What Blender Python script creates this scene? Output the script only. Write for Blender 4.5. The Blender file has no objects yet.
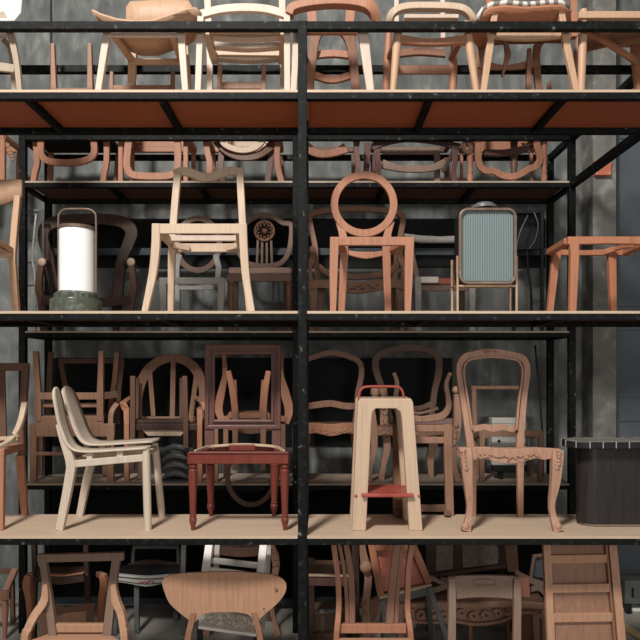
import bpy, bmesh, math, random
from mathutils import Vector, Matrix
random.seed(7)
S = bpy.context.scene
COL = S.collection
# ------------------------------------------------------------------ camera, world, light, exposure
H, F = 2.4, 640.0                       # eye height (m), focal length in pixels of a 640 px frame
cd = bpy.data.cameras.new('camera'); cam = bpy.data.objects.new('camera', cd); COL.objects.link(cam)
cam.location = (0, 0, H); cam.rotation_euler = (math.pi/2, 0, 0)
cd.sensor_width = 36; cd.lens = 36; cd.shift_y = 53/640; cd.clip_end = 60
S.camera = cam
w = bpy.data.worlds.new('world'); S.world = w; w.use_nodes = True
bg = w.node_tree.nodes['Background']; bg.inputs[0].default_value = (1.0, 0.97, 0.94, 1); bg.inputs[1].default_value = 0.16
def area(name, loc, target, size, power, col):
    ld = bpy.data.lights.new(name, 'AREA'); ld.shape = 'DISK'; ld.size = size; ld.energy = power; ld.color = col
    o = bpy.data.objects.new(name, ld); COL.objects.link(o); o.location = loc
    o.rotation_euler = (Vector(target)-Vector(loc)).to_track_quat('-Z', 'Y').to_euler()
area('hall_lamp', (-2.2, -1.6, 8.6), (-.1, 4.3, 2.4), 1.3, 1000, (1, .972, .945))
area('fill_light', (2.2, -3.0, 3.0), (.2, 4.4, 2.2), 3.0, 150, (1, .98, .96))  # added soft fill, no window there; brightens floor and undersides of shelves
S.view_settings.view_transform = 'Standard'; S.view_settings.look = 'None'
S.view_settings.exposure = 0.0; S.view_settings.gamma = 1; S.view_settings.use_curve_mapping = False

# ------------------------------------------------------------------ materials
def lin(c): return tuple(((v/255)/12.92 if v/255 <= .04045 else ((v/255+.055)/1.055)**2.4) for v in c)+(1,)
def nodemat(name, rough, metal=0, spec=.3):
    m = bpy.data.materials.new(name); m.use_nodes = True
    b = m.node_tree.nodes['Principled BSDF']
    b.inputs['Roughness'].default_value = rough; b.inputs['Metallic'].default_value = metal
    b.inputs['Specular IOR Level'].default_value = spec
    return m, b, m.node_tree
def noise_mat(name, stops, scale=(8, 8, 8), rough=.6, metal=0, detail=5, bump=0, spec=.3, dist=.4, base=1.0):
    m, b, t = nodemat(name, rough, metal, spec); N, L = t.nodes, t.links
    tc = N.new('ShaderNodeTexCoord'); mp = N.new('ShaderNodeMapping'); mp.inputs['Scale'].default_value = scale
    nz = N.new('ShaderNodeTexNoise'); nz.inputs['Scale'].default_value = base; nz.inputs['Detail'].default_value = detail
    nz.inputs['Distortion'].default_value = dist
    cr = N.new('ShaderNodeValToRGB')
    while len(cr.color_ramp.elements) < len(stops): cr.color_ramp.elements.new(.5)
    for e, (p, c) in zip(cr.color_ramp.elements, stops): e.position = p; e.color = lin(c)
    L.new(tc.outputs['Object'], mp.inputs[0]); L.new(mp.outputs[0], nz.inputs['Vector'])
    L.new(nz.outputs['Fac'], cr.inputs[0]); L.new(cr.outputs[0], b.inputs['Base Color'])
    if bump:
        bp = N.new('ShaderNodeBump'); bp.inputs['Strength'].default_value = bump; bp.inputs['Distance'].default_value = .01
        L.new(nz.outputs['Fac'], bp.inputs['Height']); L.new(bp.outputs[0], b.inputs['Normal'])
    return m
def sh(c, k): return tuple(max(0, min(255, v*k)) for v in c)
WSAT, WVAL = .86, .92
def wood(name, c, var=.16, axis='z', rough=.5):
    g = .3*c[0]+.59*c[1]+.11*c[2]; c = tuple((g+(v-g)*WSAT)*WVAL for v in c)
    sc = {'z': (58, 58, 3.2), 'x': (2.6, 58, 58)}[axis]; var *= .55
    return noise_mat(name, [(.28, sh(c, 1-var)), (.5, c), (.74, sh(c, 1+var*.6))], sc, rough, detail=4, dist=.8)
M = dict(
    ash=wood('ash_wood', (220, 193, 171), .10), bleach=wood('bleached_ash', (208, 188, 165), .10),
    beech=wood('beech_wood', (210, 180, 150), .12), ply=wood('tan_plywood', (204, 160, 124), .10),
    taupe=wood('taupe_wood', (178, 158, 134), .12), rose=wood('rosy_oak', (182, 120, 88), .16),
    teak=wood('orange_teak', (186, 116, 80), .15), walnut=wood('walnut_wood', (146, 100, 74), .18),
    brown=wood('brown_wood', (156, 112, 86), .18), umber=wood('umber_wood', (112, 78, 60), .22),
    dark=wood('dark_walnut', (74, 52, 42), .25), mahog=wood('red_mahogany', (126, 54, 42), .2, rough=.35),
    mahdk=wood('brown_mahogany', (112, 74, 66), .2, rough=.3), carve=wood('carved_raw_wood', (184, 136, 108), .2),
    pine=wood('pale_pine', (208, 175, 143), .12), drift=wood('greyed_walnut', (140, 112, 94), .14),
    tanply=wood('warm_oak_veneer', (190, 140, 106), .14),
    board=wood('shelf_plywood', (208, 178, 148), .12, 'x', .55), cabin=wood('black_brown_oak', (46, 41, 40), .4, rough=.4),
    boardback=wood('aged_plywood', (190, 166, 144), .16, 'x', .6),
)
M['steel'] = noise_mat('black_steel', [(.45, (12, 13, 13)), (.6, (20, 22, 22)), (.66, (36, 38, 38)), (.76, (110, 112, 110))], (26, 26, 26), .6, .0, 10, spec=.14)
M['film'] = wood('red_brown_film', (190, 94, 54), .14, 'x', .5)
M['filmdark'] = wood('dark_brown_film', (104, 68, 50), .14, 'x', .6)
M['tick'] = noise_mat('pale_tick_metal', [(.3, (140, 137, 128)), (.7, (160, 156, 146))], (9, 9, 9), .4)
M['steelblue'] = noise_mat('blue_black_steel', [(.35, (38, 43, 47)), (.7, (62, 68, 73))], (10, 10, 10), .5, .1)
M['concrete'] = noise_mat('dark_concrete', [(.3, (84, 86, 84)), (.5, (104, 106, 103)), (.62, (120, 121, 118)), (.74, (150, 150, 146))], (8, 8, 3.5), .85, 0, 12, .2, dist=.3)
M['column'] = noise_mat('column_plaster', [(.3, (100, 99, 94)), (.55, (118, 116, 110)), (.76, (158, 154, 146))], (6, 6, 6), .85, 0, 9, .2)
M['floor'] = noise_mat('concrete_floor', [(.3, (128, 124, 116)), (.7, (164, 159, 149))], (2, 2, 2), .8, 0, 8, .1)
M['slate'] = noise_mat('slate_door_paint', [(.3, (78, 83, 88)), (.7, (94, 98, 103))], (2, 2, 2), .45)
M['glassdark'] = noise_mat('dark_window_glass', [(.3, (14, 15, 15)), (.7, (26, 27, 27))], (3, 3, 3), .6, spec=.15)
M['white'] = noise_mat('opal_glass', [(.3, (240, 240, 236)), (.7, (246, 246, 243))], (2, 2, 2), .12, spec=.6)
M['bronze'] = noise_mat('bronze_metal', [(.3, (100, 82, 70)), (.7, (124, 104, 90))], (20, 20, 20), .4, .35)
M['brass'] = noise_mat('pale_brass', [(.3, (150, 122, 98)), (.7, (176, 146, 120))], (20, 20, 20), .4, .3)
M['green'] = noise_mat('dark_green_marble', [(.3, (60, 65, 56)), (.55, (76, 81, 70)), (.8, (118, 122, 110))], (14, 14, 14), .3, 0, 8, dist=2)
M['gloom'] = noise_mat('painted_gloom', [(.3, (15, 15, 15)), (.7, (26, 26, 25))], (3, 3, 3), .8, spec=.1)  # shade put into the colour of the sheet low on the back wall
M['black'] = noise_mat('black_paint', [(.3, (18, 18, 19)), (.7, (30, 30, 31))], (8, 8, 8), .5)
M['grey'] = noise_mat('grey_paint', [(.3, (158, 155, 148)), (.7, (182, 179, 172))], (10, 10, 10), .55)
M['offwhite'] = noise_mat('offwhite_paint', [(.3, (222, 218, 208)), (.7, (238, 234, 226))], (10, 10, 10), .5)
M['plastic'] = noise_mat('grey_plastic', [(.3, (84, 85, 84)), (.7, (104, 105, 103))], (6, 6, 6), .4)
M['redmetal'] = noise_mat('red_painted_steel', [(.3, (142, 62, 52)), (.7, (162, 80, 68))], (10, 10, 10), .45)
M['leather'] = noise_mat('russet_leather', [(.3, (160, 88, 66)), (.7, (184, 110, 86))], (12, 12, 12), .5, bump=.1)
M['pinkcloth'] = noise_mat('dusty_pink_fabric', [(.3, (200, 168, 152)), (.7, (216, 184, 168))], (60, 60, 60), .9)
M['greycloth'] = noise_mat('grey_fabric', [(.3, (128, 122, 116)), (.7, (150, 144, 138))], (60, 60, 60), .9)
M['blackcloth'] = noise_mat('black_fabric', [(.3, (16, 15, 15)), (.7, (26, 24, 24))], (60, 60, 60), .95)
M['darkbrown'] = wood('carved_dark_wood', (66, 48, 40), .3)
M['stone'] = noise_mat('mottled_stone', [(.35, (88, 80, 70)), (.5, (128, 118, 104)), (.62, (92, 84, 74)), (.8, (150, 140, 126))], (26, 26, 26), .7, 0, 8, .3, dist=1.5)
M['marble'] = noise_mat('cream_marble', [(.38, (206, 196, 180)), (.5, (160, 146, 128)), (.56, (216, 206, 192)), (.8, (230, 224, 214))], (12, 12, 12), .35, 0, 7, dist=3)
M['orangebox'] = noise_mat('terracotta_plastic', [(.3, (176, 96, 74)), (.7, (196, 116, 92))], (10, 10, 10), .5)
M['yellow'] = noise_mat('worn_yellow_paint', [(.3, (186, 160, 110)), (.7, (206, 182, 132))], (10, 10, 10), .7)
def striped(name, c1, c2, scale):
    m, b, t = nodemat(name, .85); N, L = t.nodes, t.links
    tc = N.new('ShaderNodeTexCoord'); wv = N.new('ShaderNodeTexWave'); wv.inputs['Scale'].default_value = scale
    wv.inputs['Distortion'].default_value = 7; wv.inputs['Detail'].default_value = 2
    cr = N.new('ShaderNodeValToRGB'); cr.color_ramp.elements[0].position = .35; cr.color_ramp.elements[1].position = .6
    cr.color_ramp.elements[0].color = lin(c1); cr.color_ramp.elements[1].color = lin(c2)
    L.new(tc.outputs['Object'], wv.inputs[0]); L.new(wv.outputs['Fac'], cr.inputs[0]); L.new(cr.outputs[0], b.inputs['Base Color'])
    return m
M['stripe'] = striped('striped_seat_fabric', (120, 112, 104), (206, 198, 188), 5)
M['woven'] = striped('woven_cord_seat', (150, 116, 88), (190, 154, 122), 30)
m, b, t = nodemat('fluted_glass', .18, 0, .6)
b.inputs['Base Color'].default_value = lin((124, 136, 136)); M['flute'] = m

# ------------------------------------------------------------------ geometry kit
def cr_spline(pts, n, closed=False):
    if n < 2 or len(pts) < 3: return pts
    P = [Vector(p) for p in pts]; out = []; k = len(P)
    for i in range(k if closed else k-1):
        p0 = P[(i-1) % k] if closed or i > 0 else P[0]*2-P[1]
        p1, p2 = P[i], P[(i+1) % k]
        p3 = P[(i+2) % k] if closed or i+2 < k else P[k-1]*2-P[k-2]
        for j in range(n):
            u = j/n
            out.append(.5*((2*p1)+(p2-p0)*u+(2*p0-5*p1+4*p2-p3)*u*u+(3*p1-p0-3*p2+p3)*u**3))
    if not closed: out.append(P[-1])
    return out
def obj(name, bm, mat, parent=None, smooth=False, bevel=0):
    bmesh.ops.recalc_face_normals(bm, faces=bm.faces)
    me = bpy.data.meshes.new(name); bm.to_mesh(me); bm.free()
    o = bpy.data.objects.new(name, me); COL.objects.link(o); me.materials.append(mat)
    if parent: o.parent = parent
    if smooth:
        me.polygons.foreach_set('use_smooth', [True]*len(me.polygons))
    if bevel:
        md = o.modifiers.new('bevel', 'BEVEL'); md.width = bevel; md.segments = 2; md.limit_method = 'ANGLE'; md.angle_limit = math.radians(50)
    return o
def sweep(bm, pts, ws, ds, closed=False, rnd=0):
    """rectangular (or round) section swept along pts; ws = size across in the picture plane, ds = size in depth"""
    n = len(pts); rings = []
    for i, p in enumerate(pts):
        a = pts[(i-1) % n] if closed or i > 0 else p
        c = pts[(i+1) % n] if closed or i < n-1 else p
        t1 = (p-a); t2 = (c-p)
        t1 = t1.normalized() if t1.length > 1e-7 else t2.normalized()
        t2 = t2.normalized() if t2.length > 1e-7 else t1
        tg = (t1+t2).normalized() if (t1+t2).length > 1e-5 else t2
        ref = Vector((0, 1, 0)) if abs(tg.y) < .86 else Vector((0, 0, 1))
        side = tg.cross(ref).normalized(); dep = side.cross(tg).normalized()
        k = 1/max(.55, math.sqrt(max(.05, (1+t1.dot(t2))/2)))
        ww, dd = ws[i]/2*k, ds[i]/2
        if rnd:
            rings.append([bm.verts.new(p+side*ww*math.cos(2*math.pi*j/rnd)+dep*dd*math.sin(2*math.pi*j/rnd)) for j in range(rnd)])
        else:
            rings.append([bm.verts.new(p+side*sx*ww+dep*sy*dd) for sx, sy in ((-1, -1), (1, -1), (1, 1), (-1, 1))])
    m = len(rings[0])
    for i in range(n if closed else n-1):
        r0, r1 = rings[i], rings[(i+1) % n]
        for j in range(m): bm.faces.new((r0[j], r0[(j+1) % m], r1[(j+1) % m], r1[j]))
    if not closed:
        bm.faces.new(rings[0][::-1]); bm.faces.new(rings[-1])
def box(bm, lo, hi):
    v = [bm.verts.new((x, y, z)) for x in (lo[0], hi[0]) for y in (lo[1], hi[1]) for z in (lo[2], hi[2])]
    for f in ((0, 1, 3, 2), (4, 6, 7, 5), (0, 4, 5, 1), (2, 3, 7, 6), (0, 2, 6, 4), (1, 5, 7, 3)): bm.faces.new([v[i] for i in f])
def lathe(bm, cx, cy, prof, n=20, dx=0, dy=0):
    rings = []; z0, z1 = prof[0][0], prof[-1][0]
    for z, r in prof:
        u = (z-z0)/(z1-z0) if z1 != z0 else 0
        rings.append([bm.verts.new((cx+dx*u+r*math.cos(2*math.pi*j/n), cy+dy*u+r*math.sin(2*math.pi*j/n), z)) for j in range(n)])
    for a, b_ in zip(rings, rings[1:]):
        for j in range(n): bm.faces.new((a[j], a[(j+1) % n], b_[(j+1) % n], b_[j]))
    bm.faces.new(rings[0][::-1]); bm.faces.new(rings[-1])
LEV = {0: 0.0, 1: H+1.77, 2: H+.3875, 3: H-1.019}
def X(px, Y): return (px-320)*Y/F
def Zp(py, Y): return H-(py-373)*Y/F
class T:
    """a thing: an Empty at its base; parts are given by picture position plus their true distance Y"""
    def __init__(s, name, label, cat, px, Y, lev, group=None, z=None):
        s.z0 = LEV[lev] if z is None else z
        s.o = Vector((X(px, Y), Y, s.z0))
        s.e = bpy.data.objects.new(name, None); COL.objects.link(s.e); s.e.location = s.o; s.e.empty_display_size = .1
        s.e['label'] = label; s.e['category'] = cat
        if group: s.e['group'] = group
    def v(s, p):
        px, py, Y = p
        return Vector((X(px, Y), Y, s.z0 if py == 'F' else Zp(py, Y)))-s.o
    def _bar(s, bm, pts, w, d=None, sm=0, closed=False, rnd=0):
        n0 = len(pts); wl = list(w) if isinstance(w, (list, tuple)) else [w]*n0
        wm = [wl[i]*pts[i][2]/F for i in range(n0)]
        dm = [x if d is None else (d[i] if isinstance(d, (list, tuple)) else d) for i, x in enumerate(wm)]
        jt = random.uniform(0, .004); dm = [x+jt for x in dm]      # joints never quite flush
        V = [s.v(p) for p in pts]
        if sm > 1 and n0 > 2:
            V = cr_spline(V, sm, closed)
            def ip(a):
                r = []
                for i in range(n0 if closed else n0-1):
                    for j in range(sm): r.append(a[i]+(a[(i+1) % n0]-a[i])*j/sm)
                if not closed: r.append(a[-1])
                return r
            wm, dm = ip(wm), ip(dm)
        sweep(bm, V, wm, dm, closed, rnd)
    def bar(s, name, pts, w, mat, d=None, sm=0, closed=False, rnd=0, par=None, label=None, bevel=.004):
        bm = bmesh.new(); s._bar(bm, pts, w, d, sm, closed, rnd)
        o = obj(name, bm, M[mat], par or s.e, bool(rnd), 0 if rnd else bevel)
        if label: o['label'] = label
        return o
    def bars(s, name, specs, mat, par=None, label=None, bevel=.003):
        for sp in specs: s.bar(name, sp[0], sp[1], mat, par=par, label=label, bevel=bevel, **(sp[2] if len(sp) > 2 else {}))
    def legs(s, lst, w, mat, d=None, sm=0, rnd=0, name='leg'):
        for pts in lst: s.bar(name, pts, w, mat, d, sm, False, rnd)
    def grid(s, name, rows, mat, th=.012, par=None, label=None, sm=True):
        bm = bmesh.new(); R = [[bm.verts.new(s.v(p)) for p in r] for r in rows]
        for a, b_ in zip(R, R[1:]):
            for j in range(len(a)-1): bm.faces.new((a[j], a[j+1], b_[j+1], b_[j]))
        o = obj(name, bm, M[mat], par or s.e, sm)
        md = o.modifiers.new('solid', 'SOLIDIFY'); md.thickness = th; md.offset = 0
        if label: o['label'] = label
        return o
    def plate(s, name, pts, Y, th, mat, par=None, label=None, bevel=.004, bend=None):
        """outline in the picture plane, th deep behind it"""
        bm = bmesh.new(); f = []
        for p in pts:
            yy = (Y(p[1]) if callable(Y) else Y)+(bend(p[0]) if bend else 0)
            f.append(bm.verts.new(s.v((p[0], p[1], yy))))
        fc = bm.faces.new(f); r = bmesh.ops.extrude_face_region(bm, geom=[fc])
        for g in r['geom']:
            if isinstance(g, bmesh.types.BMVert): g.co.y += th
        bmesh.ops.triangulate(bm, faces=[x for x in bm.faces if len(x.verts) > 4])
        o = obj(name, bm, M[mat], par or s.e, False, bevel)
        if label: o['label'] = label
        return o
    def slab(s, name, plan, py, Yr, th, mat, par=None, label=None, bevel=.006):
        bm = bmesh.new(); z = Zp(py, Yr)-s.o.z
        f = [bm.verts.new((X(px, Y)-s.o.x, Y-s.o.y, z)) for px, Y in plan]
        fc = bm.faces.new(f); r = bmesh.ops.extrude_face_region(bm, geom=[fc])
        for g in r['geom']:
            if isinstance(g, bmesh.types.BMVert): g.co.z -= th
        o = obj(name, bm, M[mat], par or s.e, False, bevel)
        if label: o['label'] = label
        return o
    def turned(s, name, px, Y, prof, mat, pxb=None, par=None, n=16, label=None):
        """prof: (py or 'F', radius in px) from top to bottom"""
        bm = bmesh.new(); P = [((s.z0 if py == 'F' else Zp(py, Y))-s.o.z, r*Y/F) for py, r in prof]
        lathe(bm, X(px, Y)-s.o.x, Y-s.o.y, P, n, 0 if pxb is None else X(pxb, Y)-X(px, Y))
        o = obj(name, bm, M[mat], par or s.e, True)
        md = o.modifiers.new('edge', 'EDGE_SPLIT'); md.split_angle = math.radians(38)
        if label: o['label'] = label
        return o
    def carve(s, name, path, n, r, mat, par=None, jit=2, label=None):
        """a run of small carved leaves and beads along path"""
        bm = bmesh.new(); V = [s.v(p) for p in path]; V = cr_spline(V, 8); Y = path[0][2]
        for i in range(n):
            p = V[int((i+.5)/n*(len(V)-1))]
            rr = r*Y/F*random.uniform(.55, 1.0)
            m = Matrix.Translation(p+Vector((0, -.001, random.uniform(-jit, jit)*Y/F))) @ Matrix.Rotation(random.uniform(-.9, .9), 4, 'Y') @ Matrix.Diagonal((rr*1.3, .006, rr*.55, 1))
            bmesh.ops.create_icosphere(bm, subdivisions=1, radius=1, matrix=m)
        o = obj(name, bm, M[mat], par or s.e, True)
        if label: o['label'] = label
        return o
    def ball(s, name, p, r, mat, flat=1.0, par=None, label=None):
        bm = bmesh.new(); rr = r*p[2]/F
        bmesh.ops.create_uvsphere(bm, u_segments=14, v_segments=8, radius=1, matrix=Matrix.Translation(s.v(p)) @ Matrix.Diagonal((rr, rr*flat, rr, 1)))
        o = obj(name, bm, M[mat], par or s.e, True)
        if label: o['label'] = label
        return o
def struct(name, lo, hi, mat):
    bm = bmesh.new(); box(bm, lo, hi); o = obj(name, bm, M[mat]); o['kind'] = 'structure'; return o

# ------------------------------------------------------------------ the hall
WB = 6.78
struct('floor', (-6, -3, -.1), (6, 8, 0), 'floor')
struct('wall_back', (-6, WB, 0), (6, WB+.2, 9), 'concrete')
def pil(n, x0, x1, y0): struct(n, (x0, y0, 0), (x1, WB, 9), 'column')
pil('trim_1', X(593, 6.5), X(616, 6.5), 6.5)
struct('trim_2', (X(26, 6.72), 6.72, 0), (X(50, 6.72), WB, 9), 'concrete')
# tall slate door right of the column
struct('door_1', (X(616, 6.5)+.005, 6.70, .035), (X(616, 6.5)+1.7, WB, 5.2), 'slate')
dr = bpy.data.objects['door_1']
bm = bmesh.new()
for z0, z1 in ((.35, 1.95), (2.15, 2.9), (3.1, 4.9)):
    for a, b_ in (((3.13, z0), (4.35, z0+.05)), ((3.13, z1-.05), (4.35, z1)), ((3.08, z0), (3.13, z1)), ((4.35, z0), (4.4, z1))):
        box(bm, (a[0], 6.685, a[1]), (b_[0], 6.71, b_[1]))
obj('door_moulding', bm, M['slate'], dr)
# dark panes in the back wall, one behind each bay of the middle and lower shelves
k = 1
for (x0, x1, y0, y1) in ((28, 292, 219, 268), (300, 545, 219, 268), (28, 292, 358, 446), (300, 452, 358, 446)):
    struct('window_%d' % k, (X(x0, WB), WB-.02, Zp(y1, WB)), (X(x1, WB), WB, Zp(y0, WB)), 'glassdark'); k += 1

# dark sheet added low on the back wall to paint the gloom there
struct('gloom_sheet', (X(26, WB), WB-.03, .02), (X(548, WB), WB, Zp(488, WB)), 'gloom')
# ------------------------------------------------------------------ the two shelving racks
def rack(label, Yf, Yr, xs, tube, rail_lv, extra=None, bottom=False, boardmat='board'):
    r = bpy.data.objects.new('shelving_rack', None); COL.objects.link(r); r.location = ((xs[0]+xs[-1])/2, Yf, 0)
    r['label'] = label; r['category'] = 'shelving'; o = Vector(r.location)
    def bx(name, lo, hi, mat, lab=None, bev=.003):
        bm = bmesh.new(); box(bm, Vector(lo)-o, Vector(hi)-o); q = obj(name, bm, M[mat], r, False, bev)
        if lab: q['label'] = lab
        return q
    tw = tube; top = rail_lv+tw/2
    for x in xs:
        for y in (Yf, Yr): bx('post', (x-tw/2, y, 0), (x+tw/2, y+tw, top), 'steel')
    for a, b_ in zip(xs, xs[1:]):
        for y in (Yf, Yr): bx('guard_rail', (a+tw/2, y+.005, rail_lv-.022), (b_-tw/2, y+tw-.005, rail_lv+tw/2), 'steel')
    for x in xs: bx('side_rail', (x-tw/2+.005, Yf+tw, rail_lv-tw/2), (x+tw/2-.005, Yr, rail_lv+tw/2), 'steel')
    for lv in (1, 2, 3):
        z = LEV[lv]; bt = .016
        for a, b_ in zip(xs, xs[1:]):
            for y in (Yf, Yr): bx('beam', (a+tw/2, y, z-bt-.041), (b_-tw/2, y+tw*.8, z-bt), 'steel')
            q = bx('shelf_board', (a+tw/2+.002, Yf-.002, z-bt), (b_-tw/2-.002, Yr+tw*.8, z), boardmat, 'plywood board, pale on top, red-brown film below', 0)
            q.data.materials.append(M['film' if boardmat == 'board' else 'filmdark'])
            for pf in q.data.polygons:
                if pf.normal.z < -.5: pf.material_index = 1
            for q in (1/3, 2/3):
                c = a+(b_-a)*q-.045; bx('crossbar', (c-.022, Yf+tw*.8, z-bt-.041), (c+.022, Yr, z-bt-.002), 'steel')
        for x in xs: bx('side_beam', (x-tw/2+.004, Yf+tw, z-bt-.041), (x+tw/2-.004, Yr, z-bt), 'steel')
    if bottom:
        for a, b_ in zip(xs, xs[1:]):
            bx('bottom_rail', (a+tw/2, Yr, .07), (b_-tw/2, Yr+tw*.8, .13), 'steelblue')
            bx('middle_rail', (a+tw/2, Yr, Zp(255, Yr)), (b_-tw/2, Yr+tw*.8, Zp(248, Yr)), 'steelblue')
    if extra: extra(bx)
FX = (-2.65, -.11, 2.43); BX = (-2.75, -.222, 2.33)
rack('black steel shelving rack in front with plywood boards carrying the nearest chairs', 4.0, 4.57, FX, .056, H+2.175)
def bridge(bx):
    for z in (LEV[1]-.06, H+2.175-.03):
        bx('bridge_rail', (BX[2]-.03, 4.64, z), (BX[2]+.03, 5.9, z+.06), 'steel')
rack('black steel shelving rack behind, against the concrete wall, with upturned chairs on top', 5.9, 6.45, BX, .06, H+2.175, bridge, True, 'boardback')

# ================================================================== FRONT RACK, TOP SHELF
Y1, Y2 = 4.1, 4.5
t = T('shell_chair', 'white shell chair with taupe bent legs at far left of top shelf', 'chair', -4, 4.3, 1)
t.grid('seat_shell', [[(-40, 6, 4.06), (-20, 16, 4.06), (0, 20, 4.06), (14, 20, 4.07), (20, 12, 4.1), (21, -2, 4.14), (21, -14, 4.2)],
                      [(-34, 24, 4.4), (-18, 34, 4.4), (-2, 38, 4.4), (8, 36, 4.4), (14, 26, 4.42), (17, 8, 4.44), (18, -8, 4.46)],
                      [(-32, -30, 4.52), (-18, -30, 4.54), (-2, -30, 4.54), (6, -30, 4.54), (12, -30, 4.54), (15, -30, 4.54), (16, -30, 4.54)]], 'offwhite', .016)
t.bar('leg', [(0, 14, 4.1), (8, 27, 4.1), (14, 47, 4.1), (18, 70, 4.1), (20.5, 'F', 4.1)], [9, 7, 6, 5.5, 5], 'taupe', .03, 6)
t.bar('leg', [(-20, 30, 4.1), (-40, 60, 4.1), (-48, 'F', 4.1)], 6, 'taupe', .03, 5)
t.bar('leg', [(4, 40, 4.45), (12, 55, 4.45), (16, 'F', 4.45)], 5, 'taupe', .03, 5)
t.bar('leg', [(-24, 40, 4.45), (-34, 70, 4.45), (-36, 'F', 4.45)], 5, 'taupe', .03, 5)
t.bar('stretcher', [(-40, 62, 4.12), (-10, 66, 4.12), (15, 69, 4.12)], [8, 9, 8], 'taupe', .02)

t = T('lounge_chair', 'pale plywood lounge chair with wide winged seat, left of the slatted chair on top shelf', 'chair', 145, 4.3, 1)
t.grid('seat', [[(92, 10, 4.05), (100, 14, 4.05), (116, 19, 4.05), (136, 21.5, 4.05), (154, 20, 4.05), (172, 14, 4.05), (186, 9, 4.05), (195, 8, 4.05), (201, 13, 4.07)],
                [(99, 24, 4.2), (106, 30, 4.2), (118, 38, 4.22), (138, 44, 4.22), (156, 43, 4.22), (174, 34, 4.22), (190, 26, 4.2), (197, 24, 4.19), (200, 28, 4.18)],
                [(112, 34, 4.42), (118, 42, 4.42), (128, 50, 4.42), (142, 55, 4.42), (158, 55, 4.42), (172, 50, 4.42), (186, 45, 4.40), (192, 42, 4.37), (194, 42, 4.35)]], 'ply', .014)
t.grid('backrest', [[(126, 30, 4.50), (145, 33, 4.53), (160, 34, 4.54), (178, 33, 4.53), (194, 30, 4.50)],
                    [(126, 8, 4.52), (145, 8, 4.55), (160, 8, 4.56), (178, 8, 4.55), (193, 8, 4.52)],
                    [(130, 2, 4.53), (145, 1, 4.555), (160, 0, 4.565), (178, 0, 4.555), (189, 1, 4.53)]], 'ply', .014)
t.bar('seat_rail', [(110, 34, Y1), (183, 34, Y1)], 7, 'ash', .022)
t.bar('seat_rail', [(131, 62, 4.46), (182, 62, 4.46)], 6, 'ply', .022)
for a, b_ in ((115, 132), (173, 181)): t.bar('side_rail', [(a, 37, Y1+.02), (b_, 60, 4.45)], 6, 'ply', .03)
t.legs([[(108, 30, Y1), (98, 'F', Y1)], [(181, 30, Y1), (186, 'F', Y1)]], [7.5, 6], 'ash', .035)
t.legs([[(133, 45, 4.48), (131, 'F', 4.48)], [(184, 40, 4.48), (190, 'F', 4.48)]], [8, 7], 'ply', .035)

t = T('slatted_chair', 'pale ash chair with slatted seat and arched rail, beside the middle post on top shelf', 'chair', 245, 4.3, 1)
t.bar('arched_rail', [(201, 15, Y1), (222, 10, Y1), (245, 8.5, Y1), (267, 10, Y1), (289, 16, Y1)], 8, 'ash', .03, 5)
for i, (a, b_, py, yy) in enumerate(((213, 281, 37, 4.2), (215, 281, 47, 4.32), (217, 283, 58.5, 4.47))):
    t.bar('slat', [(a, py-1, yy), ((a+b_)/2, py+1.2, yy), (b_, py-1, yy)], 5, 'ash', .06, 4)
t.bar('seat_rail', [(206, 31, 4.14), (284, 31, 4.14)], 5, 'beech', .025)
t.bar('seat_rail', [(213, 53, 4.42), (284, 54, 4.42)], 5, 'beech', .02)
for a, b_ in ((206, 215), (284, 282)): t.bar('side_rail', [(a, 31, 4.12), (b_, 61, 4.5)], 7, 'beech', .045)
t.legs([[(201, 16, Y1), (198, 'F', Y1)], [(287, 14, Y1), (287.5, 'F', Y1)]], [6.5, 6], 'ash', .035)
t.legs([[(207, -20, 4.48), (210, 60, 4.48), (209.5, 'F', 4.48)], [(282, -20, 4.48), (283, 60, 4.48), (283, 'F', 4.48)]], [7, 6, 5], 'ash', .03)
t.bar('crest_rail', [(204, -24, 4.5), (245, -30, 4.54), (285, -24, 4.5)], 10, 'ash', .025, 5)

t = T('arm_chair', 'chunky walnut armchair with pale leg fronts, right of the middle post on top shelf', 'chair', 333, 4.3, 1)
t.bar('arm_rail', [(289, 16, Y1), (293, 9, Y1), (310, 5, Y1), (335, 3, Y1), (358, 4, Y1), (370, 8, Y1), (375, 18, Y1+.03), (374, 30, Y1+.08)], [8, 8, 7, 7, 9, 11, 9, 6], 'rose', .07, 5)
t.bar('seat_rail', [(300, 31.5, Y1+.03), (362, 31.5, Y1+.03)], 6, 'rose', .03)
t.bar('seat_rail', [(312, 56, 4.5), (332, 54, 4.5), (354, 56, 4.5)], 7, 'rose', .03, 5)
t.bar('stretcher', [(309, 74, 4.5), (332, 80, 4.5), (356, 74, 4.5)], 7, 'rose', .03, 5)
t.legs([[(297, 28, Y1), (293.5, 'F', Y1)]], [7, 6], 'ash', .035)
t.legs([[(361, 26, Y1), (364, 42, Y1), (371, 'F', Y1)]], [10, 10, 7], 'ash', .035)
t.legs([[(318, 28, 4.44), (313, 50, 4.46), (307, 'F', 4.5)], [(344, 28, 4.44), (352, 50, 4.46), (358, 'F', 4.5)]], [14, 9, 8], 'walnut', .04, 4)
t.bars('back_post', [([(311, 5, 4.48), (313, 30, 4.48)], 9, dict(d=.03)), ([(351, 5, 4.48), (349, 30, 4.48)], 9, dict(d=.03))], 'rose')
t.bar('crest_rail', [(303, 2, 4.5), (333, -6, 4.53), (360, 2, 4.5)], 12, 'rose', .03, 5)

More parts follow.
